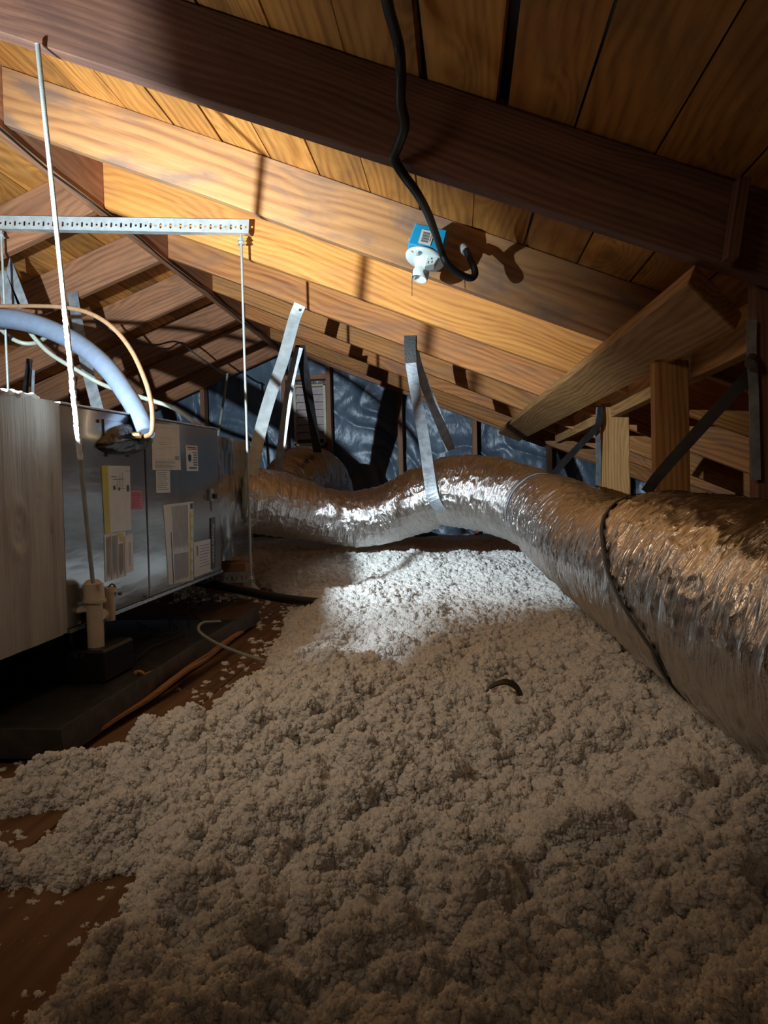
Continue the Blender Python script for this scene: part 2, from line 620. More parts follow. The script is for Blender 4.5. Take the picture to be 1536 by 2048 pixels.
k = 0
x = -0.965 - PL * 2
x = RX
edges_r = [RX - .02, -1.11]
while edges_r[-1] < 3.1: edges_r.append(edges_r[-1] + PL)
for i in range(len(edges_r) - 1):
    ys = [YB, 1.39]
    ys += [float(rng.choice([2.67, 3.28, 3.89, 4.50]))]
    ys.append(YG + .25)
    for a, b in zip(ys[:-1], ys[1:]):
        g0, g1 = .0015, .0015 + rng.random() * .0025
        near = a < 1.0
        # the wide ragged joint over the dark rafter
        if i == 9 and near: g0 = .020
        sh_ = .033 if near else 0
        plank(edges_r[i] + g0 + sh_, edges_r[i + 1] - g1 + sh_, a + .001, b - .001, 1, jag=(i == 8 and near))
x = LX + .02
i = 0
while x > -5.9:
    ys = [YB, float(rng.choice([1.39, 2.06, 3.28, 3.89])), YG + .25]
    for a, b in zip(ys[:-1], ys[1:]):
        plank(x - PL + .002, x - .001 - rng.random() * .002, a + .001, b - .001, -1)
    x -= PL
    i += 1
# roofing felt over the boards closes the joints
mb = MB()
mb.hexa([(RX, YB, deck_r(RX) + .03), (3.2, YB, deck_r(3.2) + .03), (3.2, YG + .25, deck_r(3.2) + .03), (RX, YG + .25, deck_r(RX) + .03),
         (RX, YB, deck_r(RX) + .04), (3.2, YB, deck_r(3.2) + .04), (3.2, YG + .25, deck_r(3.2) + .04), (RX, YG + .25, deck_r(RX) + .04)])
mb.hexa([(-6, YB, deck_l(-6) + .03), (LX, YB, deck_l(LX) + .03), (LX, YG + .25, deck_l(LX) + .03), (-6, YG + .25, deck_l(-6) + .03),
         (-6, YB, deck_l(-6) + .04), (LX, YB, deck_l(LX) + .04), (LX, YG + .25, deck_l(LX) + .04), (-6, YG + .25, deck_l(-6) + .04)])
mb.hexa([(LX, YB, deck_r(RX) + .03), (RX, YB, deck_r(RX) + .03), (RX, YG + .25, deck_r(RX) + .03), (LX, YG + .25, deck_r(RX) + .03),
         (LX, YB, deck_r(RX) + .045), (RX, YB, deck_r(RX) + .045), (RX, YG + .25, deck_r(RX) + .045), (LX, YG + .25, deck_r(RX) + .045)])
mb.build('roofing_felt', M['black_plastic'], ceil)


def rafter(side, Y, z_ridge, slope, mat, xe):
    """plumb-cut rafter from ridge face to eave; local X along slope"""
    f = deck_r if side > 0 else deck_l
    x0 = (RX if side > 0 else LX) + side * .001
    X, Z = slope_basis(side)
    O = Vector((x0, Y + TH / 2, z_ridge))
    Yc = Vector((0, 1, 0))
    R4 = Matrix((X, Z.cross(X), Z)).transposed().to_4x4()
    R4.translation = O
    inv = R4.inverted()
    n = 14
    vs, fs = [], []
    for i in range(n + 1):
        xx = x0 + (xe - x0) * i / n
        zb = z_ridge - slope * abs(xx - x0) + rng.normal(0, .0012)
        zt = f(xx) - .0005
        j = rng.normal(0, .0008)
        for (yy, zz) in ((Y + j, zb), (Y + TH + j, zb), (Y + TH, zt), (Y, zt)):
            vs.append(inv @ Vector((xx, yy, zz)))
    fs = [(i * 4 + k, i * 4 + (k + 1) % 4, i * 4 + 4 + (k + 1) % 4, i * 4 + 4 + k) for i in range(n) for k in range(4)]
    fs += [(0, 3, 2, 1), (n * 4, n * 4 + 1, n * 4 + 2, n * 4 + 3)]
    me = mesh('rafter', vs, fs)
    bm = bmesh.new(); bm.from_mesh(me)
    bmesh.ops.recalc_face_normals(bm, faces=bm.faces)
    ed = [e for e in bm.edges if len(e.link_faces) == 2 and e.calc_face_angle(0) > 1.2]
    bmesh.ops.bevel(bm, geom=ed, offset=.0022, segments=1, affect='EDGES')
    bm.to_mesh(me); bm.free()
    o = link('rafter', me, mat)
    o.matrix_basis = R4
    return o


right = [
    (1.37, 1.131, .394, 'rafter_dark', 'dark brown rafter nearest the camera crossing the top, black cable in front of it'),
    (2.04, 1.151, .415, 'rafter_grey', 'grey-stained orange rafter that the blue box lampholder hangs against'),
    (2.65, 1.136, .404, 'rafter_bright', 'yellow striped rafter directly below and behind the lampholder'),
    (3.26, 1.144, .418, 'rafter', 'reddish rafter holding the tops of the two hanging duct straps'),
    (3.87, 1.161, .431, 'rafter', 'right rafter with strap shadows, next beyond the strap-holding rafter'),
    (4.48, 1.155, .417, 'rafter', 'second right rafter before the gable wall rafter'),
    (5.09, 1.150, .425, 'rafter', 'last right rafter before the one lying on the gable wall'),
    (5.66, 1.163, .408, 'rafter_left', 'right end rafter lying against the dark gable wall sheet'),
]
for Y, zr, sl, m_, lb in right:
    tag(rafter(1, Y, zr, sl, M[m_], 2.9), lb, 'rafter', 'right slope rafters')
left = [
    (1.37, 1.131, .375, 'left slope rafter nearest camera, outside the upper left corner'),
    (2.04, 1.135, .378, 'left slope rafter at the frame edge just under the long grey-stained rafter'),
    (2.65, 1.128, .372, 'left slope rafter crossed by the slotted steel rail and white rod'),
    (3.26, 1.133, .36, 'left slope rafter holding the top of the grey hanging strap'),
    (3.87, 1.14, .372, 'left slope rafter just beyond the one holding the grey strap'),
    (4.48, 1.15, .378, 'left slope rafter with the thin black wire running under it'),
    (5.09, 1.15, .385, 'last left slope rafter before the gable end rafter'),
    (5.66, 1.163, .385, 'left end rafter lying against the dark gable wall sheet'),
]
for Y, zr, sl, lb in left:
    if Y < 1.5: continue
    tag(rafter(-1, Y, zr, sl, M['rafter_left'], -5.6), lb, 'rafter', 'left slope rafters')

mb = MB()
mb.box((0, -TH / 2 - .003, 0), (YG - YB, TH / 2 + .003, deck_r(RX) + .02 - 1.128))
M4 = Matrix(((0, 1, 0, (RX + LX) / 2), (1, 0, 0, YB), (0, 0, 1, 1.128), (0, 0, 0, 1)))
M4 = Matrix(((0, -1, 0, (RX + LX) / 2), (1, 0, 0, YB), (0, 0, 1, 1.128), (0, 0, 0, 1)))
rb = mb.build('ridge_board', M['rafter_left'], None, .002, M=M4)
tag(rb, 'ridge board running along the peak between the left and right rafters', 'ridge board')
# cobwebbed wire along the ridge board
pts = [(RX + .012, y, 1.120 - .010 * abs(math.sin(y * 3.3)) + rng.normal(0, .002)) for y in np.linspace(1.1, 5.6, 28)]
rw = tube('ridge_wire', pts, .004, M['cable'], n=200, k=6)
tag(rw, 'thin dark cobwebbed wire along the bottom of the ridge board', 'wire')

# ------------------------------------------------------------------ gable wall
GY = YG + .03
wall = tag(empty('wall_back', (RX, GY, 0)), kind='structure')
wm = MB()
wm.poly([(-6, GY + .13, FLOOR), (3.2, GY + .13, FLOOR), (3.2, GY + .13, deck_r(3.0)), (RX, GY + .13, 1.45), (-6, GY + .13, deck_l(-5.6)),
         (-6, GY + .15, FLOOR), (3.2, GY + .15, FLOOR), (3.2, GY + .15, deck_r(3.0)), (RX, GY + .15, 1.45), (-6, GY + .15, deck_l(-5.6))],
        [(0, 1, 2, 3, 4), (9, 8, 7, 6, 5), (0, 5, 6, 1), (1, 6, 7, 2), (2, 7, 8, 3), (3, 8, 9, 4), (4, 9, 5, 0)])
wm.build('sheathing', M['stud'], wall)
# crumpled plastic sheet
nx, nz = 420, 120
xs = np.linspace(-4.0, 2.0, nx); us = np.linspace(0, 1, nz)
Xg, Ug = np.meshgrid(xs, us, indexing='ij')
top = np.where(Xg > RX, 1.36 - SR * (Xg - RX) + .02, 1.36 + SL * (Xg - LX) + .02)
Zg = FLOOR - .02 + (top - FLOOR) * Ug
fold = perlin(Xg * 2.2 + perlin(Xg * 1.5, Zg * 1.5, 3.1) * 2, Zg * 1.2, 0.5)
ridg = 1 - np.abs(perlin(Xg * 4 + Zg * 2.5 + perlin(Xg * 2, Zg * 2, 7) * 1.5, Zg * 2.0 - Xg, 2.5)) * 2
f2 = perlin(Xg * 11 + perlin(Xg * 4, Zg * 4, 1.) * 2, Zg * 7, 9.2)
Yg = GY + .115 - .035 * np.abs(fold) - .02 * np.clip(ridg, 0, 1)**2 - .007 * f2 - .0015 * perlin(Xg * 30, Zg * 26, 4)
Yg = np.clip(Yg, GY + .045, GY + .125)
P = np.stack([Xg, Yg, Zg], -1)
# opening for the vent
vx0, vx1, vz0, vz1 = -1.385, -1.045, .375, .93
me = grid_mesh('plastic_sheet', P)
bm = bmesh.new(); bm.from_mesh(me)
kill = [f for f in bm.faces if vx0 < f.calc_center_median().x < vx1 and vz0 < f.calc_center_median().z < vz1]
bmesh.ops.delete(bm, geom=kill, context='FACES')
bm.to_mesh(me); bm.free()
sh = link('plastic_sheet', me, M['sheet'], wall)
put(sh, Matrix.Identity(4))


def stick(name, a, b, w1, w2, mat, parent=None, wdir=(1, 0, 0), bevel=.002):
    """board from a to b, local X along it; w1 across wdir, w2 the other way"""
    a, b = Vector(a), Vector(b)
    X = (b - a).normalized()
    Y = Vector(wdir); Y = (Y - X * Y.dot(X)).normalized()
    Z = X.cross(Y)
    M4 = Matrix((X, Y, Z)).transposed().to_4x4()
    M4.translation = a
    L = (b - a).length
    mb = MB(); mb.box((0, -w1 / 2, -w2 / 2), (L, w1 / 2, w2 / 2))
    return mb.build(name, mat, parent, bevel, M=M4)


def roof_under(x): return (1.163 - .408 * (x - RX)) if x > RX else (1.163 + .385 * (x - LX))


stx = [at(409, 830, Y=GY).x, at(660, 850, Y=GY).x, at(801, 860, Y=GY).x, at(949, 870, Y=GY).x, at(1098, 900, Y=GY).x]
stx += [stx[0] - .6, stx[0] - 1.2, stx[-1] + .6, stx[-1] + 1.2, at(571, 850, Y=GY).x]
for q in stx:
    stick('wall_stud', (q, GY - .005, FLOOR), (q, GY - .005, roof_under(q) + .06), .038, .085, M['stud'], wall)
xv = (stx[1] + stx[-1]) / 2
stick('vent_header', (stx[-1] + .02, GY - .005, .955), (stx[1] - .02, GY - .005, .955), .04, .085, M['stud'], wall, wdir=(0, 0, 1))
stick('vent_sill', (stx[-1] + .02, GY - .005, .35), (stx[1] - .02, GY - .005, .35), .04, .085, M['stud'], wall, wdir=(0, 0, 1))

vt = tag(empty('gable_vent', ((vx0 + vx1) / 2, GY + .04, vz0)), 'louvered pale gable vent in the dark far wall behind the strap', 'vent')
mb = MB()
a0, a1, b0, b1 = vx0 + .035, vx1 - .03, vz0 + .02, vz1 - .03
fwid = .022
for bx in (((a0, b0), (a0 + fwid, b1)), ((a1 - fwid, b0), (a1, b1)), ((a0, b0), (a1, b0 + fwid)), ((a0, b1 - .012), (a1, b1))):
    mb.box((bx[0][0], GY + .01, bx[0][1]), (bx[1][0], GY + .06, bx[1][1]))
mb.build('vent_frame', M['vent_frame'], vt, .002)
ns = 7
for i in range(ns):
    z = b0 + .05 + (b1 - b0 - .07) * (i + .5) / ns
    h = (b1 - b0) / ns * .70
    mb = MB()
    mb.hexa([(a0 + .022, GY + .015, z - h * .55), (a1 - .022, GY + .015, z - h * .55), (a1 - .022, GY + .055, z + h * .55), (a0 + .022, GY + .055, z + h * .55),
             (a0 + .022, GY + .015, z - h * .55 + .004), (a1 - .022, GY + .015, z - h * .55 + .004), (a1 - .022, GY + .055, z + h * .55 + .004), (a0 + .022, GY + .055, z + h * .55 + .004)])
    mb.build('vent_slat', M['vent'], vt)
mb = MB(); mb.box((a0, GY + .062, b0), (a1, GY + .068, b1))
mb.build('backing', M['ink'], vt)

# end wall behind the camera and the plywood floor
fl = tag(empty('floor', (0, 2, FLOOR)), kind='structure')
mb = MB(); mb.box((-6, YB, FLOOR - .05), (3.2, YG + .2, FLOOR - .022))
mb.build('subfloor', M['floor'], fl)
fe = [-5.9, -4.7, -3.5, -2.3, -1.15, -0.575, 0.04, 1.2, 2.4, 3.2]
for i in range(len(fe) - 1):
    for (y0, y1) in ((YB, .35), (.35, 1.6), (1.6, 3.8), (3.8, YG + .1)):
        # the corner board in the foreground runs at a slant in the photograph: its right edge is the open joint
        x0, x1 = fe[i] + .003, fe[i + 1] - .003
        o = MB().box((0, -(x1 - x0) / 2, -.02), (y1 - y0 - .004, (x1 - x0) / 2, 0)).build('floor_board', M['floor'], fl, .001,
            M=Matrix(((0, -1, 0, (x0 + x1) / 2), (1, 0, 0, y0), (0, 0, 1, FLOOR), (0, 0, 0, 1))))
wf = MB()
wf.poly([(-6, YB, FLOOR), (3.2, YB, FLOOR), (3.2, YB, deck_r(3.0)), (RX, YB, 1.45), (-6, YB, deck_l(-5.6)),
         (-6, YB - .03, FLOOR), (3.2, YB - .03, FLOOR), (3.2, YB - .03, deck_r(3.0)), (RX, YB - .03, 1.45), (-6, YB - .03, deck_l(-5.6))],
        [(4, 3, 2, 1, 0), (5, 6, 7, 8, 9), (0, 1, 6, 5), (1, 2, 7, 6), (2, 3, 8, 7), (3, 4, 9, 8), (4, 0, 5, 9)])
tag(wf.build('wall_front', M['rafter_dark']), kind='structure')

# ------------------------------------------------------------------ strongback, purlin, posts on the right
# flat board nailed along the rafter undersides
Xs, Zs = slope_basis(1)
pA, pB = at(1390, 523, Y=1.375), at(1467, 607, Y=1.53)
wv = Vector((.15, 0, -.15 * .41))
yF = 5.15
far0 = at(1000, 856, Y=yF)
dx = (far0.x - pA.x) / (yF - 1.375)
dz = (far0.z - pA.z) / (yF - 1.375)
b_ = Vector((dx, 1, dz))
pB2 = pA + wv + b_ * (1.53 - 1.375)
n_ = Vector((-.38, 0, -.925)) * .038
c1 = far0
c2 = far0 + wv
dn = Vector((0, 0, -.004))
loc = [pA + dn, pB2 + dn, c2 + dn, c1 + dn, pA + n_ + dn, pB2 + n_ + dn, c2 + n_ + dn, c1 + n_ + dn]
Xc = b_.normalized(); Yc = (-wv).normalized(); Zc = Xc.cross(Yc).normalized(); Yc = Zc.cross(Xc)
M4 = Matrix((Xc, Yc, Zc)).transposed().to_4x4(); M4.translation = pA
inv = M4.inverted()
sb = MB().hexa([inv @ q for q in loc]).build('bracing_board', M['lumber'], None, .003, M=M4)
tag(sb, 'long pale bracing board nailed flat under the right rafters, knotted and receding', 'brace')

pz0, pz1 = .285, .385
mb = MB()
y0, y1 = 1.05, 4.6
def pl(y, z, o=0): return (.625 - (y - 1.5) * .0 + o, y, z)
Mx = Matrix(((0, -1, 0, .644), (1, 0, 0, y0), (0, 0, 1, pz0 - .005), (0, 0, 0, 1)))
pu = MB().box((0, -.019, 0), (y1 - y0, .019, .105)).build('purlin', M['lumber'], None, .002, M=Mx)
tag(pu, 'horizontal purlin plank running on edge above the wooden posts', 'purlin')


def post(px0, px1, ytop, Yp, topz, label, mat, depth=.038):
    a, b = at(px0, ytop, Y=Yp).x, at(px1, ytop, Y=Yp).x
    o = stick('post', ((a + b) / 2, Yp + depth / 2, FLOOR), ((a + b) / 2, Yp + depth / 2, topz), b - a, depth, mat)
    return tag(o, label, 'post', 'posts under the purlin')


post(1201, 1258, 800, 2.95, .335, 'brightly lit yellow wooden post with a black strap hung on its left edge', M['lumber'])
post(1308, 1378, 740, 1.93, .325, 'brown wide post between the yellow post and the dark right one', M['lumber'])
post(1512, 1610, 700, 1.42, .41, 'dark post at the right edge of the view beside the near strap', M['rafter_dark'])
# ledger behind at right edge (near rafter tie)
tag(stick('tie_board', at(1484, 360, Y=1.33), at(1460, 520, Y=1.33), .022, .03, M['rafter_dark'], wdir=(1, 0, 0)), 'short dark upright tie on the near rafter at the right edge', 'tie')

# ------------------------------------------------------------------ flex ducts
def duct(name, keys, label, r_pinch=(), group=None, length_n=900, k=220, seedz=0.0, tail=()):
    pts = []
    for (px, py, dpx, Y) in keys:
        c = at(px, py, Y=Y)
        r = dpx * c.length / F_PX / 2 * .985
        pts.append((c.x, c.y, c.z, r))
    pts += list(tail)
    C4, u = spline(pts, length_n)
    C, Rr = C4[:, :3], C4[:, 3]
    T, N, B = frames(C)
    a = np.linspace(0, 2 * np.pi, k, endpoint=False)
    U, A = np.meshgrid(u, a, indexing='ij')
    ca, sa = np.cos(A), np.sin(A)
    fine = perlin(U * 70, ca * 2.2 + 5, sa * 2.2 + seedz)
    fine2 = perlin(U * 150, ca * 5 + 1, sa * 5 + seedz)
    mid = perlin(U * 16, ca * 2.0, sa * 2.0 + 9 + seedz)
    big = perlin(U * 4.5, ca * 1.1, sa * 1.1 + 3 + seedz)
    cr = 1 - np.abs(perlin(U * 26 + mid * 1.5, ca * 3 + 8, sa * 3 + seedz)) * 2.2
    disp = .0024 * fine + .0012 * fine2 + .0032 * mid + .007 * big + .0030 * np.clip(cr, 0, 1)**3
    helix = .0016 * np.cos(2 * np.pi * U / .045 + A)
    Rg = Rr[:, None] + disp + helix
    for (ppx, depth, wdt) in r_pinch:
        # nearest ring to strap pixel column
        pr = [768 + F_PX * (Vector(c).dot(R_)) / (Vector(c).dot(fw)) for c in C]
        i0 = int(np.argmin(np.abs(np.array(pr) - ppx)))
        Rg = Rg * (1 - depth * np.exp(-((U - u[i0]) / wdt)**2))
    P = C[:, None] + Rg[..., None] * (ca[..., None] * N[:, None] + sa[..., None] * B[:, None])
    uv = np.stack([U, A * .17], -1)
    me = grid_mesh(name, P, closed=True, uv=uv)
    # rounded closed ends
    bm = bmesh.new(); bm.from_mesh(me); bm.verts.ensure_lookup_table()
    for ring in ([bm.verts[i] for i in range(k)], [bm.verts[i] for i in range((length_n - 1) * k, length_n * k)]):
        try: bm.faces.new(ring)
        except Exception: pass
    bm.to_mesh(me); bm.free()
    o = link(name, me, M['foil'])
    tag(o, label, 'duct', group)
    return o, C, Rr, (T, N, B), P


main_keys = [(492, 1000, 128, 3.10), (530, 1003, 130, 3.13), (590, 1016, 122, 3.2), (645, 1030, 112, 3.26), (710, 1038, 110, 3.3), (775, 1027, 118, 3.3),
             (835, 1003, 128, 3.25), (885, 985, 138, 3.2), (950, 985, 150, 3.15), (1020, 1001, 152, 3.05), (1080, 1022, 158, 2.88),
             (1143, 1062, 190, 2.5), (1225, 1116, 222, 2.0), (1330, 1145, 300, 1.5), (1440, 1192, 360, 1.22), (1560, 1242, 412, 1.04), (1700, 1305, 465, .90)]
main_tail = [(.49, .72, -.215, .17), (.52, .40, -.22, .17), (.55, 0, -.22, .17), (.58, -.5, -.22, .17)]
dm, DC, DR, DF, DP = duct('flexible_duct', main_keys, 'long silver foil flexible duct sagging across the attic from plenum to near right',
                      r_pinch=((868, .10, .035), (1085, .07, .04), (1222, .11, .035)), tail=main_tail, length_n=1100)
dpr = np.array([768 + F_PX * (Vector(c).dot(R_)) / (Vector(c).dot(fw)) for c in DC])


def ring_at(ppx): return int(np.argmin(np.abs(dpr - ppx)))


back_keys = [(560, 985, 90, 3.75), (585, 962, 112, 3.9), (615, 952, 118, 4.15), (640, 965, 118, 4.5), (650, 1000, 116, 4.8)]
duct('flexible_duct', back_keys, 'shorter foil duct behind the strap, curving away under the gable vent', length_n=300, k=140, seedz=4.4)

# straps -----------------------------------------------------------
def strap_loop(i, r_extra=.004, a0=0, a1=2 * math.pi, n=30):
    T, N, B = DF
    out = []
    for t_ in np.linspace(a0, a1, n):
        out.append(DC[i] + (DR[i] * .93 + r_extra) * (math.cos(t_) * N[i] + math.sin(t_) * B[i]))
    return out


def wrap_ribbon(i, wd, m_, parent, tilt=0.0, scale=.93):
    """closed band round the duct at ring i"""
    N = DP.shape[1]
    hw_ = max(1, int(round(wd / 2 / np.linalg.norm(DC[i + 1] - DC[i]))))
    sm = DP[i - hw_ - 2:i + hw_ + 3].copy()
    rr_ = np.linalg.norm(sm - DC[i - hw_ - 2:i + hw_ + 3][:, None], axis=2).max(0)
    for _ in range(12): rr_ = (np.roll(rr_, 1) + rr_ * 2 + np.roll(rr_, -1)) / 4
    rows = []
    for s_, e_ in ((-.5, .001), (.5, .001), (.5, .0025), (-.5, .0025)):
        a_ = np.linspace(0, 2 * np.pi, N, endpoint=False)
        d = np.cos(a_)[:, None] * DF[1][i] + np.sin(a_)[:, None] * DF[2][i]
        rows.append(DC[i] + DF[0][i] * s_ * wd + d * (rr_ + e_)[:, None])
    me = grid_mesh('band', np.array(rows + [rows[0]]), closed=True)
    o = link('band', me, m_, parent)
    return put(o, Matrix.Identity(4))


YR3 = 3.26
# strap 1
s1 = tag(empty('duct_strap', at(598, 615, Y=YR3)), 'wide bright galvanised strap slanting down left from rafter to the duct start', 'strap', 'straps holding the ducts')
ribbon('strap_band', [at(600, 609, Y=YR3 - .004), at(588, 640, Y=YR3 - .004), at(566, 720, Y=3.22), at(538, 800, Y=3.15), at(512, 900, Y=3.06), at(497, 1000, Y=2.99), at(500, 1050, Y=3.0)], .057, M['galv'], s1, side=(1, 0, -.25))
ribbon('rear_strap_band', [at(600, 690, Y=YR3 + .06), at(615, 780, Y=3.5), at(635, 905, Y=3.95)], .048, M['black_strap'], s1, side=(1, 0, 0))
ribbon('rear_strap_band', [at(598, 695, Y=YR3 + .06), at(580, 770, Y=3.32), at(556, 940, Y=3.34)], .040, M['galv_dull'], s1, side=(1, 0, 0))
q = at(600, 620, Y=YR3 - .009)
MB().cyl(q, q + Vector((0, -.004, 0)), .006).build('screw', M['dark'], s1)
# strap 2
s2 = tag(empty('duct_strap', at(820, 675, Y=YR3)), 'blackened strap pair hanging under the lampholder at the duct middle', 'strap', 'straps holding the ducts')
i2 = ring_at(868)
ribbon('strap_band', [at(820, 674, Y=YR3 - .006), at(821, 720, Y=YR3 - .01), at(832, 790, Y=YR3 - .03), at(848, 880, Y=3.12), at(858, 950, Y=3.04), at(868, 1000, Y=3.02), at(893, 1034, Y=3.08)], .050, M['galv_dull'], s2, side=[(1, 0, 0), (1, 0, 0), (1, 0, 0), (1, -.1, -.15)], n=60)
ribbon('rear_strap_band', [at(826, 690, Y=YR3 + .03), at(838, 740, Y=YR3 + .08), at(866, 810, Y=3.36), at(902, 900, Y=3.42)], .045, M['galv_dull'], s2, side=(1, 0, 0))
ribbon('top_wrap', [at(820, 671, Y=YR3 - .010), at(820, 700, Y=YR3 - .012), at(822, 726, Y=YR3 - .012)], .054, M['black_strap'], s2, side=(1, 0, 0), th=.004)
# strap 3
s3 = tag(empty('duct_strap', at(1197, 820, Y=2.9)), 'thin black strap from the yellow post down to the duct', 'strap', 'straps holding the ducts')
i3 = ring_at(1085)
wrap_ribbon(i3, .014, M['galv_dull'], s3, tilt=.0, scale=.945)
T_, N_, B_ = DF
ribbon('strap_band', [at(1199, 812, Y=2.93), at(1196, 850, Y=2.92), at(1170, 880, Y=2.9), at(1130, 922, Y=2.86), at(1085, 975, Y=2.80)], .026, M['black_strap'], s3, side=(1, 0, -1))
ribbon('loose_end', [at(1197, 815, Y=2.93), at(1195, 850, Y=2.925), at(1197, 920, Y=2.94), at(1196, 975, Y=2.94)], .022, M['galv_dull'], s3, side=(1, .4, 0))
# strap 4
s4 = tag(empty('duct_strap', at(1505, 720, Y=1.42)), 'long black strap from the right edge post wrapped round the near duct', 'strap', 'straps holding the ducts')
Nk = DP.shape[1]
rows = [[], [], [], []]
a_ = np.linspace(0, 2 * np.pi, Nk, endpoint=False)
dloc = np.cos(a_)[:, None] * DF[1][ring_at(1330)] + np.sin(a_)[:, None] * DF[2][ring_at(1330)]
far_ = np.arange(len(DC)) > ring_at(1225) - 60
cid, crr = [], []
for kq in range(Nk):
    yy = 1.20 + .40 * max(dloc[kq][2], -.3)
    ii = int(np.argmin(np.abs(DC[:, 1] - yy) + (~far_) * 9))
    cid.append(ii)
    crr.append(np.linalg.norm(DP[ii - 3:ii + 4] - DC[ii - 3:ii + 4][:, None], axis=2)[:, kq].max())
crr = np.array(crr)
for _ in range(14): crr = (np.roll(crr, 1) + 2 * crr + np.roll(crr, -1)) / 4
for kq in range(Nk):
    ii = cid[kq]
    d = np.cos(a_[kq]) * DF[1][ii] + np.sin(a_[kq]) * DF[2][ii]
    for row, (s_, e_) in zip(rows, ((-.5, .001), (.5, .001), (.5, .003), (-.5, .003))):
        row.append(DC[ii] + DF[0][ii] * s_ * .026 + d * (crr[kq] + e_ + .001))
put(link('band', grid_mesh('band', np.array(rows + [rows[0]]), closed=True), M['black_strap'], s4), Matrix.Identity(4))
ribbon('strap_band', [at(1508, 742, Y=1.41), at(1460, 792, Y=1.44), at(1380, 880, Y=1.52), at(1318, 950, Y=1.58), at(1292, 985, Y=1.59)], .024, M['black_strap'], s4, side=(1, 0, -1))
ribbon('post_band', [at(1504, 640, Y=1.41), at(1503, 700, Y=1.41), at(1508, 800, Y=1.41), at(1512, 960, Y=1.41)], .018, M['galv_dull'], s4, side=(1, 0, 0))
MB().cyl(at(1500, 728, Y=1.39), at(1504, 716, Y=1.41), .010).build('clip', M['dark'], s4)

# ------------------------------------------------------------------ air handler, return box, plenum
XF = -0.93
def ztop(y): return .222 + (y - 1.35) * .030
def zbot(y): return -.317 + (y - 1.5) * .017


def slab(y0, y1, x0, x1, zt=0, zb=0):
    return [(x0, y0, zbot(y0) + zb), (x1, y0, zbot(y0) + zb), (x1, y1, zbot(y1) + zb), (x0, y1, zbot(y1) + zb),
            (x0, y0, ztop(y0) + zt), (x1, y0, ztop(y0) + zt), (x1, y1, ztop(y1) + zt), (x0, y1, ztop(y1) + zt)]


Y0, Y1, YM = 1.565, 2.66, at(293, 1000, X=XF).y
ah = tag(empty('air_handler', (-1.3, 2.1, -.31)), 'grey steel air handler cabinet covered in paper labels, hung on rods', 'air handler')
MB().hexa(slab(Y0, Y1, -1.75, XF - .012)).build('cabinet', M['casing'], ah, .003)
MB().hexa(slab(Y0 + .0, YM - .0035, XF - .012, XF, -.004, .006)).build('access_panel', M['casing'], ah, .0025)
MB().hexa(slab(YM + .0035, Y1 - .002, XF - .012, XF, -.004, .006)).build('access_panel', M['casing'], ah, .0025)
MB().hexa([(XF - .012, Y0, zbot(Y0) - .004), (XF + .006, Y0, zbot(Y0) - .004), (XF + .006, Y1, zbot(Y1) - .004), (XF - .012, Y1, zbot(Y1) - .004),
           (XF - .012, Y0, zbot(Y0) + .006), (XF + .003, Y0, zbot(Y0) + .006), (XF + .003, Y1, zbot(Y1) + .006), (XF - .012, Y1, zbot(Y1) + .006)]).build('bottom_rail', M['casing'], ah, .001)
MB().hexa([(XF - .02, Y0, ztop(Y0) - .003), (XF + .003, Y0, ztop(Y0) - .003), (XF + .003, Y1, ztop(Y1) - .003), (XF - .02, Y1, ztop(Y1) - .003),
           (XF - .02, Y0, ztop(Y0) + .002), (XF + .003, Y0, ztop(Y0) + .002), (XF + .003, Y1, ztop(Y1) + .002), (XF - .02, Y1, ztop(Y1) + .002)]).build('top_flange', M['galv'], ah, .001)
for (px, py) in ((212, 910), (255, 911), (240, 1187), (290, 1192), (196, 842), (260, 848), (303, 1193)):
    q = at(px, py, X=XF)
    MB().cyl(q, q + Vector((.005, 0, 0)), .0055, .004, 8).build('screw', M['dark'], ah)


def onface(px, py, off=.0): 
    q = at(px, py, X=XF)
    return Vector((XF + off, q.y, q.z))


def label(name, corners, m_, off=.0012, parent=None):
    """thin sheet on the casing face; corners TL TR BR BL in photo pixels"""
    q = [onface(*c_, 0) for c_ in corners]
    a = [v + Vector((.0002, 0, 0)) for v in q]
    b = [v + Vector((off, 0, 0)) for v in q]
    return MB().hexa([a[3], a[2], a[1], a[0], b[3], b[2], b[1], b[0]]).build(name, m_, parent or ah)


def bil(c, u, v):
    tl, tr, br, bl = [Vector(p) for p in c]
    return tl * (1 - u) * (1 - v) + tr * u * (1 - v) + br * u * v + bl * (1 - u) * v


def printed(corners, rects, m_, parent, name='print', off=.0016):
    q = [onface(*c_) for c_ in corners]
    mb = MB()
    for (u0, v0, u1, v1) in rects:
        p = [bil(q, u0, v0), bil(q, u1, v0), bil(q, u1, v1), bil(q, u0, v1)]
        mb.poly([v + Vector((off, 0, 0)) for v in p], [(0, 1, 2, 3)])
    o = mb.build(name, m_, parent)
    return o


def lines(n, u0, u1, v0, v1, vert=False, fill=.5, jit=.3, parts=1):
    out = []
    for i in range(n):
        t0 = v0 + (v1 - v0) * (i + .5 - fill / 2) / n
        t1 = v0 + (v1 - v0) * (i + .5 + fill / 2) / n
        e = u1 - (u1 - u0) * jit * random.random()
        if vert: out.append((t0, u0, t1, e))
        else: out.append((u0, t0, e, t1))
    return out


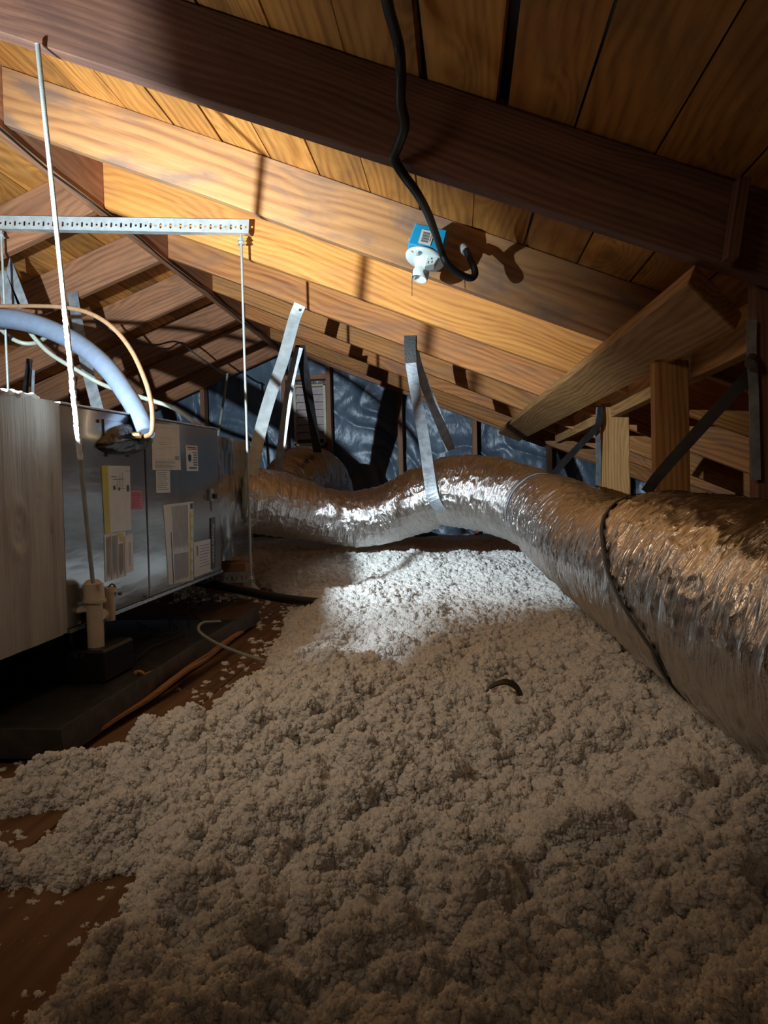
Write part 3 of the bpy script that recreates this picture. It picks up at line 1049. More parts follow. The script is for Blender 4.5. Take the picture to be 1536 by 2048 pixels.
# rating plate wiring diagram with yellow band
c = [(202, 931), (259, 932), (262, 1059), (209, 1068)]
l = label('wiring_label', c, M['label'], parent=ah); tag(l, 'white wiring diagram label with yellow left band')
printed(c, [(0, 0, .2, 1)], M['yellow'], l, 'yellow_band')
printed(c, [(.35, .20, .75, .21), (.5, .2, .51, .36), (.6, .14, .61, .36), (.7, .10, .71, .36), (.8, .08, .98, .085), (.45, .35, .98, .355), (.85, .3, .95, .40), (.36, .30, .44, .36), (.55, .33, .6, .38), (.3, .16, .5, .17)], M['ink'], l)
c = [(208, 1070), (250, 1063), (252, 1152), (210, 1164)]
l = label('instruction_label', c, M['label'], parent=ah)
printed(c, [(.26, .02, .30, .99), (.56, .02, .60, .98), (.9, .1, .94, .98)], M['orange_ink'], l, 'orange_rule')
printed(c, [(.63, .02, .88, .09), (.70, .10, .86, .2)], M['yellow'], l, 'warning_mark')
printed(c, lines(11, .05, .95, .06, .24, True, .5, .2) + lines(11, .05, .95, .33, .54, True, .5, .2) + lines(9, .25, .95, .63, .87, True, .5, .2), M['grey_ink'], l)
c = [(251, 1071), (265, 1068), (266, 1142), (252, 1147)]
l = label('serial_label', c, M['label'], parent=ah)
printed(c, lines(2, .2, .85, .35, .65, True, .4, .1), M['grey_ink'], l)
c = [(260, 981), (283, 981), (285, 1017), (261, 1019)]
l = label('pink_label', c, M['pink'], parent=ah); tag(l, 'small faded pink label')
printed(c, lines(7, .1, .9, .1, .9), M['red_ink'], l)
# upper papers
c = [(302, 846), (357, 851), (361, 940), (304, 940)]
l = label('paper_sheet', c, M['label_cream'], .0015, parent=ah); tag(l, 'cream paper diagram sheet taped to the casing')
printed(c, [(.25, .30, .75, .305), (.2, .40, .9, .405), (.25, .44, .5, .45), (.3, .5, .9, .505), (.15, .53, .45, .535), (.5, .56, .6, .565), (.05, .08, .95, .085), (.05, .77, .95, .775), (.8, .69, .95, .77)] +
        lines(6, .08, .93, .80, .97, False, .4, .5), M['grey_ink'], l, off=.002)
c = [(311, 941), (339, 941), (340, 985), (312, 986)]
l = label('paper_slip', c, M['label'], parent=ah)
printed(c, lines(9, .1, .9, .05, .9, False, .35, .3), M['grey_ink'], l)
c = [(371, 890), (394, 892), (396, 942), (373, 942)]
l = label('service_sticker', c, M['label'], parent=ah); tag(l, 'white service company sticker with red and navy print')
printed(c, [(.1, .05, .92, .11), (.1, .14, .92, .17)], M['red_ink'], l, 'red_print')
printed(c, [(.15, .38, .42, .60), (.24, .33, .33, .66), (.55, .26, .92, .30), (.6, .35, .92, .39), (.62, .45, .92, .49), (.55, .55, .95, .59), (.55, .65, .95, .69), (.6, .74, .95, .78), (.2, .85, .85, .91)], M['blue_ink'], l)
# big spec label
c = [(326, 1010), (386, 1003), (386, 1160), (337, 1170)]
l = label('specification_label', c, M['label'], parent=ah)
printed(c, [(.17, .35, .20, 1)], M['blue_ink'], l, 'navy_rule')
printed(c, lines(22, .03, .60, .24, .80, True, .45, .12) + [], M['grey_ink'], l, 'table_print')
printed(c, lines(22, .63, .97, .24, .80, True, .45, .12), M['grey_ink'], l, 'table_print')
printed(c, [(.86, .12, .90, .99)], M['yellow'], l, 'amber_rule')
for kq in range(6):
    v_ = .14 + kq * .145
    q = [onface(*c_) for c_ in c]
    p = [bil(q, .90, v_), bil(q, .90, v_ + .08), bil(q, .985, v_ + .04)]
    MB().poly([v + Vector((.0018, 0, 0)) for v in p], [(0, 1, 2)]).build('warning_triangle', M['yellow'], l)
printed(c, [(.88, .02, .98, .09)], M['blue_ink'], l, 'round_mark')
c = [(387, 1085), (423, 1077), (424, 1142), (388, 1155)]
l = label('rating_label', c, M['label'], parent=ah)
printed(c, [(.12, .12, .22, .42)] + lines(8, .30, .9, .1, .8, False, .25, .6), M['grey_ink'], l)
# name badge with lettering read from top to bottom
c = [(420, 1036), (429, 1034), (430, 1134), (421, 1139)]
bd = label('name_badge', c, M['badge'], .003, parent=ah); tag(bd, 'dark vertical name badge with silver letters')
cu = bpy.data.curves.new('lettering', 'FONT')
cu.body = 'Ameristar'
cu.size = 1
cu.offset = .018
cu.align_x = 'LEFT'
tmp = bpy.data.objects.new('tmp', cu); COL.objects.link(tmp)
bpy.context.view_layer.update()
me = bpy.data.meshes.new_from_object(tmp)
bpy.data.objects.remove(tmp)
co = np.zeros(len(me.vertices) * 3); me.vertices.foreach_get('co', co); co = co.reshape(-1, 3)
xr, yr = co[:, 0].max(), co[:, 1].max()
qt, qb = onface(424.5, 1046), onface(425.5, 1128)
Lt = (qb - qt).length
dwn = (qb - qt).normalized()
sd = Vector((0, 1, 0))
bw = .0205
out = [Vector((XF + .0038, 0, 0)) + Vector((0, qt.y, qt.z)) + dwn * (a / xr * Lt) + sd * ((b / yr - .5) * bw) for a, b, _ in co]
for i_, v_ in enumerate(out): me.vertices[i_].co = v_
me.update()
o = link('lettering', me, M['silver_ink'], bd); put(o, Matrix.Identity(4))
# door latch
lt = MB()
q = onface(419, 990)
lt.box((XF, q.y - .016, q.z - .022), (XF + .012, q.y + .014, q.z + .022))
o = lt.build('latch', M['galv_dull'], ah, .002)
MB().box((XF + .012, q.y - .004, q.z - .014), (XF + .022, q.y + .022, q.z + .004)).build('latch_handle', M['black_plastic'], o, .001)
MB().box((XF + .001, q.y + .008, q.z - .06), (XF + .003, q.y + .010, q.z - .02)).build('pull_wire', M['dark'], o)
# entry plate with black mastic round the pipes
q0, q1 = onface(205, 838), onface(262, 905)
MB().box((XF, q0.y, q1.z), (XF + .004, q1.y, q0.z)).build('entry_plate', M['casing'], ah, .001)
cpt = onface(250, 876, .0)
n1, n2 = 40, 20
A, Bv = np.meshgrid(np.linspace(0, 2 * np.pi, n1, endpoint=False), np.linspace(0, 1, n2), indexing='ij')
rr = Bv
bx = .034 * np.sqrt(np.clip(1 - rr**2, 0, 1)) * (1 + .3 * perlin(np.cos(A) * 2 + 3, np.sin(A) * 2, rr * 3)) + .001
Pm = np.stack([XF + bx, cpt.y + .015 + rr * np.cos(A) * .165 * (1 + .15 * perlin(np.cos(A) * 1.5, np.sin(A) * 1.5, 5.)), cpt.z - .002 + rr * np.sin(A) * .045 + rr * np.cos(A) * .022], -1)
me = grid_mesh('mastic_seal', np.transpose(Pm, (1, 0, 2)), closed=True)
o = link('mastic_seal', me, M['rubber'], ah); put(o, Matrix.Identity(4))
q = onface(238, 872, .05)
MB().cyl(q + Vector((-.01, 0, 0)), q + Vector((.012, 0, 0)), .010, .009, 10).build('valve_cap', plain('brass', (.4, .28, .1), .3, .9), ah)

# return box : whitewashed plywood with sealant bead
rbx = tag(empty('return_box', (-1.3, 1.1, -.32)), 'whitewashed plywood return air box with knot left of the air handler', 'air box')
YN = .78
ng, mg = 120, 110
Yv = np.linspace(YN, Y0 - .028, ng); Tv = np.linspace(0, 1, mg)
Ya, Ta = np.meshgrid(Yv, Tv, indexing='ij')
ragged = np.where(Ya > Y0 - .02, 1.0, 0)
Za = zbot(Ya) + (ztop(Ya) - zbot(Ya)) * Ta
Ka, Kz = at(30, 1058, X=XF).y, at(30, 1058, X=XF).z
rk = np.hypot((Ya - Ka) / .030, (Za - Kz) / .055)
bul = .004 * np.exp(-(rk - 1)**2 / .08) - .003 * np.exp(-(rk - .55)**2 / .03) - .006 * np.exp(-rk**2 / .02)
warp = .0015 * perlin(Ya * 30, Za * 3, 1.5) + .0006 * perlin(Ya * 120, Za * 7, 2.5) + .0012 * perlin(Ya * 9, Za * 5, 7.)
# long cracks
cy1 = at(70, 950, X=XF).y + .006 * np.sin(Za * 30)
crk = -.004 * np.exp(-((Ya - cy1) / .0014)**2) * ((Za > .0) & (Za < .19))
cy2 = at(96, 980, X=XF).y + .004 * np.sin(Za * 22 + 1)
crk += -.004 * np.exp(-((Ya - cy2) / .0016)**2) * ((Za > -.08) & (Za < .06))
Xa = XF + .006 + bul + warp + crk
me = grid_mesh('side_board', np.stack([Xa, Ya, Za], -1))
o = link('side_board', me, M['whitewash'], rbx); put(o, Matrix.Identity(4))
MB().hexa([(-1.75, YN, zbot(YN)), (XF + .001, YN, zbot(YN)), (XF + .001, Y0 - .003, zbot(Y0)), (-1.75, Y0 - .003, zbot(Y0)),
           (-1.75, YN, ztop(YN) - .002), (XF + .003, YN, ztop(YN) - .002), (XF + .003, Y0 - .003, ztop(Y0) - .002), (-1.75, Y0 - .003, ztop(Y0) - .002)]).build('box_body', M['whitewash'], rbx)
# sealant bead on top edge, from the frame edge to x=85
e0, e1 = YN, at(85, 795, X=XF).y
nb = 160; kb = 14
uu = np.linspace(0, 1, nb)
Cb = np.stack([np.full(nb, XF - .006), e0 + (e1 - e0) * uu, ztop(e0 + (e1 - e0) * uu) + .001], 1)
aa = np.linspace(0, 2 * np.pi, kb, endpoint=False)
UU, AA = np.meshgrid(uu, aa, indexing='ij')
rad = .009 * (1 + .7 * perlin(UU * 40, np.cos(AA) * 1.5, np.sin(AA) * 1.5)) + .004 * perlin(UU * 14, AA * 0, 3)
rad *= np.clip((1 - UU) * 30, .05, 1)
Pb = Cb[:, None] + np.stack([np.cos(AA) * rad * 1.5, np.zeros_like(AA), np.sin(AA) * rad], -1)
me = grid_mesh('sealant_bead', Pb, closed=True)
o = link('sealant_bead', me, M['foam'], rbx); put(o, Matrix.Identity(4))

# supply plenum
pn = tag(empty('supply_plenum', (-1.3, 2.9, -.3)), 'short foil-faced supply plenum between air handler and flexible duct', 'plenum')
n1, n2 = 60, 60
y_a, y_b = Y1 + .004, 3.10
P = []
Yq, Tq = np.meshgrid(np.linspace(y_a, y_b, n1), np.linspace(0, 1, n2), indexing='ij')
Zq = -.26 + (.235 + .26) * Tq
Xq = XF - .004 + .006 * perlin(Yq * 9, Zq * 7, 2.) + .003 * perlin(Yq * 30, Zq * 20, 5.)
me = grid_mesh('foil_side', np.stack([Xq, Yq, Zq], -1), uv=np.stack([Yq, Zq], -1))
o = link('foil_side', me, M['foil_flat'], pn); put(o, Matrix.Identity(4))
MB().box((-1.72, y_a, -.26), (XF - .012, y_b, .235)).build('plenum_body', M['galv_dull'], pn, .004)
tube('collar', [(DC[0][0], DC[0][1], DC[0][2]), (DC[0][0] - .05, DC[0][1] - .0, DC[0][2])], float(DR[0]) * .9, M['galv_dull'], pn, n=4, k=32)

# ------------------------------------------------------------------ hangers: rods and slotted rails
def rod(a, b, r, label, cat='rod', nuts=(), m_='rod', sealant=None):
    a, b = Vector(a), Vector(b)
    e = empty('threaded_rod', a)
    tag(e, label, cat, 'hanger rods')
    # threaded surface: small relief
    n = int((b - a).length / .0022)
    k = 10
    T = (b - a).normalized(); X = T.orthogonal().normalized(); Yv = T.cross(X)
    u = np.linspace(0, 1, n); an = np.linspace(0, 2 * np.pi, k, endpoint=False)
    U, A = np.meshgrid(u, an, indexing='ij')
    rr = r * (1 + .07 * np.sign(np.cos(np.arange(n) * np.pi)))[:, None] * np.ones_like(A)
    P = np.array(a)[None, None] + U[..., None] * np.array(b - a) + rr[..., None] * (np.cos(A)[..., None] * np.array(X) + np.sin(A)[..., None] * np.array(Yv))
    o = link('shaft', grid_mesh('shaft', P, closed=True), M[m_], e); put(o, Matrix.Identity(4))
    for q in nuts:
        c_ = a + (b - a) * q
        MB().cyl(c_ - T * .005, c_ + T * .005, r * 2.0, None, 6).build('nut', M['galv'], e)
        MB().cyl(c_ + T * .005, c_ + T * .0065, r * 3.0, None, 16).build('washer', M['galv'], e)
    return e


ra = at(75, 88, Y=1.355); rbm = at(186, 1166, Y=1.58)
nr = rod(ra, rbm, .0052, 'near white-crusted hanger rod crossing the left side top to bottom')
# crusted sealant over middle of the near rod
nb = 200
uu = np.linspace(.45, .74, nb)
Cb = np.array(ra)[None] + uu[:, None] * np.array(rbm - ra)[None]
UU, AA = np.meshgrid(uu, np.linspace(0, 2 * np.pi, 10, endpoint=False), indexing='ij')
rad = .0062 + .0022 * np.clip(perlin(UU * 120, np.cos(AA) * 1.5, np.sin(AA) * 1.5), -.3, 1)
Pb = Cb[:, None] + np.stack([np.cos(AA) * rad, np.sin(AA) * rad, 0 * AA], -1)
o = link('sealant_crust', grid_mesh('sealant_crust', Pb, closed=True), M['foam'], nr); put(o, Matrix.Identity(4))

YRL = 2.60
rod(at(482, 470, Y=YRL - .02), at(503, 1190, Y=YRL - .02), .0048, 'far hanger rod under the right end of the slotted rail', nuts=(.012, .022, .95))
rod(at(2, 462, Y=YRL - .02), at(17, 800, Y=YRL - .02), .0048, 'hanger rod at the left edge under the slotted rail', nuts=(.03,))
rod(at(455, 748, Y=4.4), at(432, 900, Y=3.9), .0075, 'slim pale conduit rod standing up from the plenum under the left rafters', cat='conduit')


def slotted_rail(name, a, b, h, label, group, depth=.03, m_='galv'):
    """angle rail with alternating slots and round holes in the upright face (real openings)"""
    a, b = Vector(a), Vector(b)
    L = (b - a).length
    X = (b - a).normalized(); Z = Vector((0, 0, 1)); Z = (Z - X * Z.dot(X)).normalized(); Y = Z.cross(X)
    mb = MB()
    n = int(L / .0195)
    p = L / n
    for i in range(n):
        x0, x1 = i * p, (i + 1) * p
        cx = (x0 + x1) / 2
        hw, hh = (.0042, .0095) if i % 2 else (.0046, .0046)
        cz = h * .42
        k = 12
        ring, outer = [], []
        for j in range(k):
            t_ = 2 * math.pi * (j + .5) / k
            c_, s_ = math.cos(t_), math.sin(t_)
            ring.append((cx + hw * c_, 0, cz + (hh - hw) * (1 if s_ > 0 else -1) + hw * s_ if hh > hw else cz + hw * s_))
            sc = min((p / 2) / abs(c_) if abs(c_) > 1e-6 else 1e9, (h / 2) / abs(s_) if abs(s_) > 1e-6 else 1e9)
            outer.append((cx + sc * c_, 0, h / 2 + sc * s_))
        # corners: snap the outer points next to the corners
        for j in range(k):
            pass
        fs = [(j, (j + 1) % k, k + (j + 1) % k, k + j) for j in range(k)]
        mb.poly(ring + outer, fs)
        # fill the corners
        for j in range(k):
            o1, o2 = outer[j], outer[(j + 1) % k]
            if abs(o1[0] - o2[0]) > 1e-6 and abs(o1[2] - o2[2]) > 1e-6:
                cxn = x1 if (o1[0] + o2[0]) / 2 > cx else x0
                czn = h if (o1[2] + o2[2]) / 2 > h / 2 else 0
                mb.poly([o1, o2, (cxn, 0, czn)], [(0, 1, 2)])
    me = bpy.data.meshes.new(name)
    me.from_pydata(mb.v, [], mb.f)
    bm = bmesh.new(); bm.from_mesh(me)
    bmesh.ops.remove_doubles(bm, verts=bm.verts, dist=1e-5)
    bmesh.ops.recalc_face_normals(bm, faces=bm.faces)
    bm.to_mesh(me); bm.free()
    M4 = Matrix((X, Y, Z)).transposed().to_4x4(); M4.translation = a
    e = empty(name, a); tag(e, label, 'rail', group)
    o = link('slotted_face', me, M[m_], e)
    md = o.modifiers.new('th', 'SOLIDIFY'); md.thickness = .0022; md.offset = 0
    put(o, M4)
    MB().box((0, -.002, -.001), (L, depth, .0015)).build('lower_flange', M[m_], e, M=M4)
    return e


slotted_rail('slotted_rail', at(-60, 456, Y=YRL), at(497, 466, Y=YRL), .050, 'upper slotted galvanised steel rail across the left rafters', 'slotted rails')
slotted_rail('slotted_rail', (-1.8, 2.69, -.365), at(508, 1164, Y=2.69), .042, 'lower slotted steel rail carrying the air handler end', 'slotted rails', m_='galv_dull')

# bracket at left edge
br = tag(empty('steel_bracket', at(20, 520, Y=2.74)), 'bent galvanised steel bracket at the left edge above the grey pipe', 'bracket')
p = [at(20, 512, Y=2.74), at(58, 612, Y=2.74), at(38, 618, Y=2.74), at(12, 545, Y=2.74)]
MB().hexa([*p, *[v + Vector((.0, .002, 0)) for v in p]]).build('plate', M['galv_dull'], br)
p = [at(10, 540, Y=2.74), at(42, 612, Y=2.74), at(2, 608, Y=2.74), at(2, 540, Y=2.74)]
MB().hexa([*p, *[v + Vector((.0, .002, 0)) for v in p]]).build('flange', M['galv_dull'], br)
stick('upright', at(-8, 518, Y=2.74), at(6, 600, Y=2.74), .016, .004, M['galv_dull'], br)
MB().cyl(at(9, 640, Y=2.74), at(28, 652, Y=2.74), .012).build('bolt', M['galv'], br)

# straps on the left side
e = tag(empty('hanging_strap', at(147, 588, Y=3.24)), 'mottled grey strap hanging from a left rafter behind the grey pipe', 'strap')
ribbon('strap_band', [at(145, 585, Y=3.25), at(152, 630, Y=3.22), at(170, 720, Y=3.1), at(197, 825, Y=3.0)], .052, M['galv_dull'], e, side=(1, 0, 0))
e = tag(empty('hanging_strap', at(58, 722, Y=3.0)), 'short black strap rising above the return box at far left', 'strap')
ribbon('strap_band', [at(59, 718, Y=3.0), at(56, 745, Y=3.0), at(46, 815, Y=2.9)], .028, M['black_strap'], e, side=(1, 0, 0), th=.004)
ribbon('rear_strap_band', [at(66, 740, Y=3.02), at(64, 815, Y=3.0)], .018, M['galv_dull'], e, side=(1, 0, 0))

# pipes ------------------------------------------------------------
end = onface(290, 872, .03)
pts = [at(-120, 640, Y=2.5), at(-40, 634, Y=2.48), at(20, 638, Y=2.45), at(80, 652, Y=2.40), at(150, 684, Y=2.30), at(210, 732, Y=2.14), at(255, 792, Y=2.01), at(281, 838, Y=1.93), at(291, 870, Y=1.90)]
pf = tube('insulated_pipe', pts, np.linspace(.039, .0262, 140)[:, None, None], M['pipe_foam'], n=140, k=24)
tag(pf, 'thick grey-blue foam insulated pipe bending down into the cabinet', 'pipe')
pts = [at(-120, 606, Y=2.40), at(0, 612, Y=2.36), at(70, 612, Y=2.30), at(130, 615, Y=2.22), at(180, 627, Y=2.12), at(225, 655, Y=2.02), at(262, 700, Y=1.94), at(290, 760, Y=1.89), at(303, 810, Y=1.87), at(305, 850, Y=1.86), at(300, 869, Y=1.86), at(275, 875, Y=1.90)]
tag(tube('copper_pipe', pts, .0068, M['copper'], n=160, k=12), 'thin orange copper line arching over the grey foam pipe', 'pipe')
pts = [at(50, 648, Y=2.62), at(68, 675, Y=2.62), at(100, 707, Y=2.62), at(150, 738, Y=2.61), at(210, 771, Y=2.6), at(300, 800, Y=2.55), at(345, 815, Y=2.57), at(380, 838, Y=2.57), at(398, 852, Y=2.56)]
tag(tube('white_conduit', pts, .0085, M['white_hose'], n=120, k=12), 'long white flexible conduit passing behind the grey pipe to the cabinet end', 'conduit')
pts = [at(-30, 640, Y=2.62), at(0, 658, Y=2.62), at(20, 675, Y=2.62), at(45, 686, Y=2.63), at(70, 686, Y=2.66), at(90, 676, Y=2.70)]
cw = tube('white_conduit', pts, .0085, M['white_hose'], n=60, k=12)
tag(cw, 'short white conduit loop at the left edge below the grey pipe', 'conduit')
wrp = tube('tape_wrap', [at(19, 674, Y=2.62), at(26, 678, Y=2.62)], .0100, M['black_plastic'], cw, n=4, k=12)
pts = [at(190, 640, Y=3.2), at(225, 665, Y=3.4), at(265, 684, Y=3.7), at(310, 690, Y=4.0), at(355, 684, Y=4.3), at(400, 715, Y=4.4), at(440, 743, Y=4.4), at(460, 752, Y=4.4)]
tag(tube('black_wire', pts, .0055, M['cable'], n=90, k=8), 'thin black wire drooping along the left rafters to the slim conduit', 'wire')
pts = [at(398, 690, Y=4.42), at(406, 715, Y=4.4), at(416, 740, Y=4.4)]

# ------------------------------------------------------------------ hanging box lampholder
YB_ = 1.970
bc = at(856, 492, Y=YB_)
ax = (at(833, 578, Y=YB_ - .035) - at(862, 478, Y=YB_)).normalized()      # axis pointing down to the socket
side_ = (at(884, 500, Y=YB_) - at(825, 484, Y=YB_)); side_ = (side_ - ax * side_.dot(ax)).normalized()
Zb = -ax
Xb = side_
Yb = Zb.cross(Xb)
M4 = Matrix((Xb, Yb, Zb)).transposed().to_4x4(); M4.translation = bc
lh = tag(empty('box_lampholder', bc), 'blue electrical box with white pull-chain lampholder hanging by black cable', 'light fixture')
hw = .049
MB().hexa([(-hw, -.047, -.035), (hw, -.047, -.035), (hw, .047, -.035), (-hw, .047, -.035), (-hw * .93, -.044, .034), (hw * .93, -.044, .034), (hw * .93, .044, .034), (-hw * .93, .044, .034)]).build('junction_box', M['blue'], lh, .004, M=M4)
lbq = MB(); lbq.box((-.022, -.0485, -.026), (.012, -.0468, .016)); lbo = lbq.build('barcode_label', M['label_cream'], lh, M=M4)
bb = MB()
for i in range(11):
    z = -.020 + i * .0028
    bb.box((-.016, -.0494, z), (.003, -.0488, z + (.0011 if i % 3 else .0017)))
bb.build('barcode', M['ink'], lbo, M=M4)
bb = MB()
for i in range(4): bb.box((.006, -.0494, -.015 + i * .005), (.0085, -.0488, -.012 + i * .005))
bb.build('print', M['ink'], lbo, M=M4)
# round cover plate lathed profile
def lathe(name, prof, m_, parent, M4, k=40, smooth=True):
    a = np.linspace(0, 2 * np.pi, k, endpoint=False)
    P = np.array([[(r * math.cos(t_), r * math.sin(t_), z) for t_ in a] for r, z in prof])
    o = link(name, grid_mesh(name, P, closed=True, smooth=smooth), m_, parent)
    put(o, M4)
    return o
Mt = M4 @ Matrix.Translation((.002, 0, 0))
lathe('cover_plate', [(.001, -.034), (.054, -.036), (.056, -.040), (.054, -.045), (.050, -.047), (.030, -.050), (.001, -.052)], M['porcelain'], lh, Mt)
sk = lathe('socket', [(.030, -.048), (.026, -.058), (.021, -.068), (.0195, -.074), (.0225, -.078), (.0235, -.090), (.0225, -.102), (.0200, -.103), (.0185, -.090), (.001, -.088)], M['porcelain'], lh, Mt)
ok = MB(); ok.hexa([(.006, -.034, -.078), (.036, -.034, -.070), (.046, -.020, -.048), (.006, -.020, -.048), (.006, .012, -.078), (.036, .012, -.070), (.046, .014, -.048), (.006, .014, -.048)])
oo = MB()
out = MB().hexa([(.008, -.036, -.082), (.034, -.036, -.066), (.040, -.036, -.048), (.008, -.036, -.048), (.008, -.008, -.086), (.034, -.008, -.070), (.040, -.008, -.046), (.008, -.008, -.046)]).build('outlet', M['porcelain'], lh, .002, M=Mt)
sl = MB()
for (x, z, w_, h_) in ((.015, -.072, .002, .007), (.024, -.068, .002, .007), (.020, -.057, .004, .004)):
    sl.box((x, -.0368, z), (x + w_, -.0358, z + h_))
sl.build('outlet_slot', M['ink'], out, M=Mt)
pc = tube('pull_chain', [at(825, 538, Y=YB_ - .07), at(824, 560, Y=YB_ - .075), at(824, 592, Y=YB_ - .075)], .0009, M['dark'], lh, n=12, k=6)
MB().cyl(Vector((-.020, -.03, -.05)), Vector((-.020, -.052, -.056)), .004).build('chain_guide', M['porcelain'], lh, M=Mt)
for q_ in ((-.035, -.036), (.040, -.02)):
    MB().cyl(Vector((q_[0], q_[1], -.046)), Vector((q_[0], q_[1], -.049)), .003, None, 8).build('screw', M['galv'], lh, M=Mt)
MB().cyl(Vector((-.055, -.01, .0)), Vector((-.046, -.01, .0)), .005, None, 8).build('side_screw', M['galv'], lh, M=M4)
# cable
pts = [at(770, -30, Y=1.08), at(778, 20, Y=1.12), at(797, 90, Y=1.19), at(802, 150, Y=1.21), at(801, 200, Y=1.24), at(809, 250, Y=1.28), at(797, 290, Y=1.32), at(789, 316, Y=1.34),
       at(806, 348, Y=1.37), at(833, 385, Y=1.45), at(855, 425, Y=1.6), at(870, 465, Y=1.76), at(882, 500, Y=1.86), at(893, 525, Y=1.88), at(915, 545, Y=1.90), at(940, 556, Y=1.92), at(950, 548, Y=1.93), at(946, 530, Y=1.94), at(932, 500, Y=1.965)]
cb = tube('black_cable', pts, .0095, M['cable'], n=260, k=14)
tag(cb, 'thick black cable hanging from the roof past the dark rafter to the lampholder', 'cable')
MB().cyl(at(932, 503, Y=1.965), at(925, 495, Y=1.98), .012).build('cable_clamp', M['galv'], cb)

# ------------------------------------------------------------------ drain pan, pump, trap, debris
PZ = FLOOR + .012
pan = tag(empty('drain_pan', (-1.2, 1.8, PZ)), 'dark sheet steel drain pan on the floor under the air handler', 'pan')
xa0, xa1 = -.690, -.715
ya, yb = 1.13, 2.42
def pr(y): return xa0 + (xa1 - xa0) * (y - ya) / (yb - ya)
MB().hexa([(-1.9, ya, PZ), (pr(ya), ya, PZ), (pr(yb), yb, PZ), (-1.9, yb, PZ), (-1.9, ya, PZ + .003), (pr(ya), ya, PZ + .003), (pr(yb), yb, PZ + .003), (-1.9, yb, PZ + .003)]).build('pan_bottom', M['pan'], pan)
MB().hexa([(pr(ya) - .003, ya, PZ), (pr(ya) + .003, ya, PZ), (pr(yb) + .003, yb, PZ), (pr(yb) - .003, yb, PZ), (pr(ya) - .006, ya, PZ + .052), (pr(ya) - .002, ya, PZ + .052), (pr(yb) - .002, yb, PZ + .052), (pr(yb) - .006, yb, PZ + .052)]).build('pan_lip', M['pan'], pan)
MB().hexa([(-1.9, ya - .003, PZ), (pr(ya), ya - .003, PZ), (pr(ya), ya + .001, PZ), (-1.9, ya + .001, PZ), (-1.9, ya - .003, PZ + .052), (pr(ya), ya - .003, PZ + .052), (pr(ya), ya, PZ + .052), (-1.9, ya, PZ + .052)]).build('pan_lip', M['pan'], pan)
# condensate pump
pm = tag(empty('condensate_pump', (-.86, 1.4, PZ + .003)), 'black condensate pump standing in the pan in front of the return box', 'pump')
yp = 1.58
xr_ = at(207, 1330, Y=yp).x
zt_ = at(150, 1302, Y=yp).z
zb_ = PZ + .003
MB().box((-1.5, yp, zb_), (xr_, yp + .16, zt_)).build('tank', M['black_plastic'], pm, .006)
a_, b_ = at(108, 1272, Y=1.64), at(178, 1218, Y=1.64)
MB().box((a_.x, 1.64, zt_), (b_.x, 1.72, b_.z)).build('motor_cover', M['black_plastic'], pm, .004)
c_, d_ = at(108, 1250, Y=1.61), at(140, 1205, Y=1.61)
MB().box((c_.x, 1.61, zt_), (d_.x, 1.66, d_.z)).build('float_housing', M['black_plastic'], pm, .004)
mb = MB()
for i in range(6):
    a = at(92 + i * 14, 1312, Y=yp)
    mb.box((a.x, yp - .0012, a.z - .003), (a.x + .007, yp + .0005, a.z + .003))
mb.build('embossed_mark', M['dark'], pm)


def lump(name, c, r, m_, parent, sx=1, sy=1, sz=1, sd_=0.0):
    n1, n2 = 20, 14
    A, Bq = np.meshgrid(np.linspace(0, 2 * np.pi, n1, endpoint=False), np.linspace(0.02, np.pi - .02, n2), indexing='ij')
    d = np.stack([np.sin(Bq) * np.cos(A) * sx, np.sin(Bq) * np.sin(A) * sy, np.cos(Bq) * sz], -1)
    rr = r * (1 + .45 * perlin(d[..., 0] * 2 + sd_, d[..., 1] * 2, d[..., 2] * 2))
    P = np.array(c)[None, None] + d * rr[..., None]
    o = link(name, grid_mesh(name, np.transpose(P, (1, 0, 2)), closed=True), m_, parent)
    return put(o, Matrix.Identity(4))


lump('sealant_blob', at(124, 1202, Y=1.62), .022, M['concrete'], pm, 1.3, 1, .6)
lump('sealant_blob', at(162, 1219, Y=1.63), .024, M['concrete'], pm, 1.2, 1, .35, 4.)
lump('sealant_blob', at(124, 1240, Y=1.60), .018, M['concrete'], pm, .8, .6, 1.3, 8.)
# pvc trap standing pipe
tr = tag(empty('drain_trap', at(192, 1270, Y=1.63)), 'cream plastic drain trap with capped stand pipe beside the pump', 'drain pipe')
q = lambda px, py: at(px, py, Y=1.63)
MB().cyl(q(193, 1303), q(188, 1190), .0195, .0195, 24).build('stand_pipe', M['pvc'], tr)
MB().cyl(q(189, 1200), q(186, 1168), .0250, .0240, 24).build('cap', M['pvc'], tr)
MB().cyl(q(189, 1204), q(189, 1198), .0275, .0275, 24).build('collar', M['pvc'], tr)
MB().cyl(q(186, 1168), q(186, 1160), .0240, .014, 24).build('cap_top', M['pvc'], tr)
q2 = lambda px, py: at(px, py, Y=1.70)
MB().cyl(q2(217, 1240), q2(218, 1178), .0165, .0165, 20).build('riser', M['pvc'], tr)
MB().cyl(q2(218, 1183), q2(218, 1174), .0195, .0195, 20).build('riser_rim', M['pvc'], tr)
tube('elbow', [q(200, 1228), q2(208, 1232), q2(217, 1228)], .0160, M['pvc'], tr, n=12, k=16)
tube('float_wire', [q2(215, 1176), q2(224, 1168), q2(231, 1176), q2(228, 1195)], .002, M['cable'], tr, n=20, k=6)

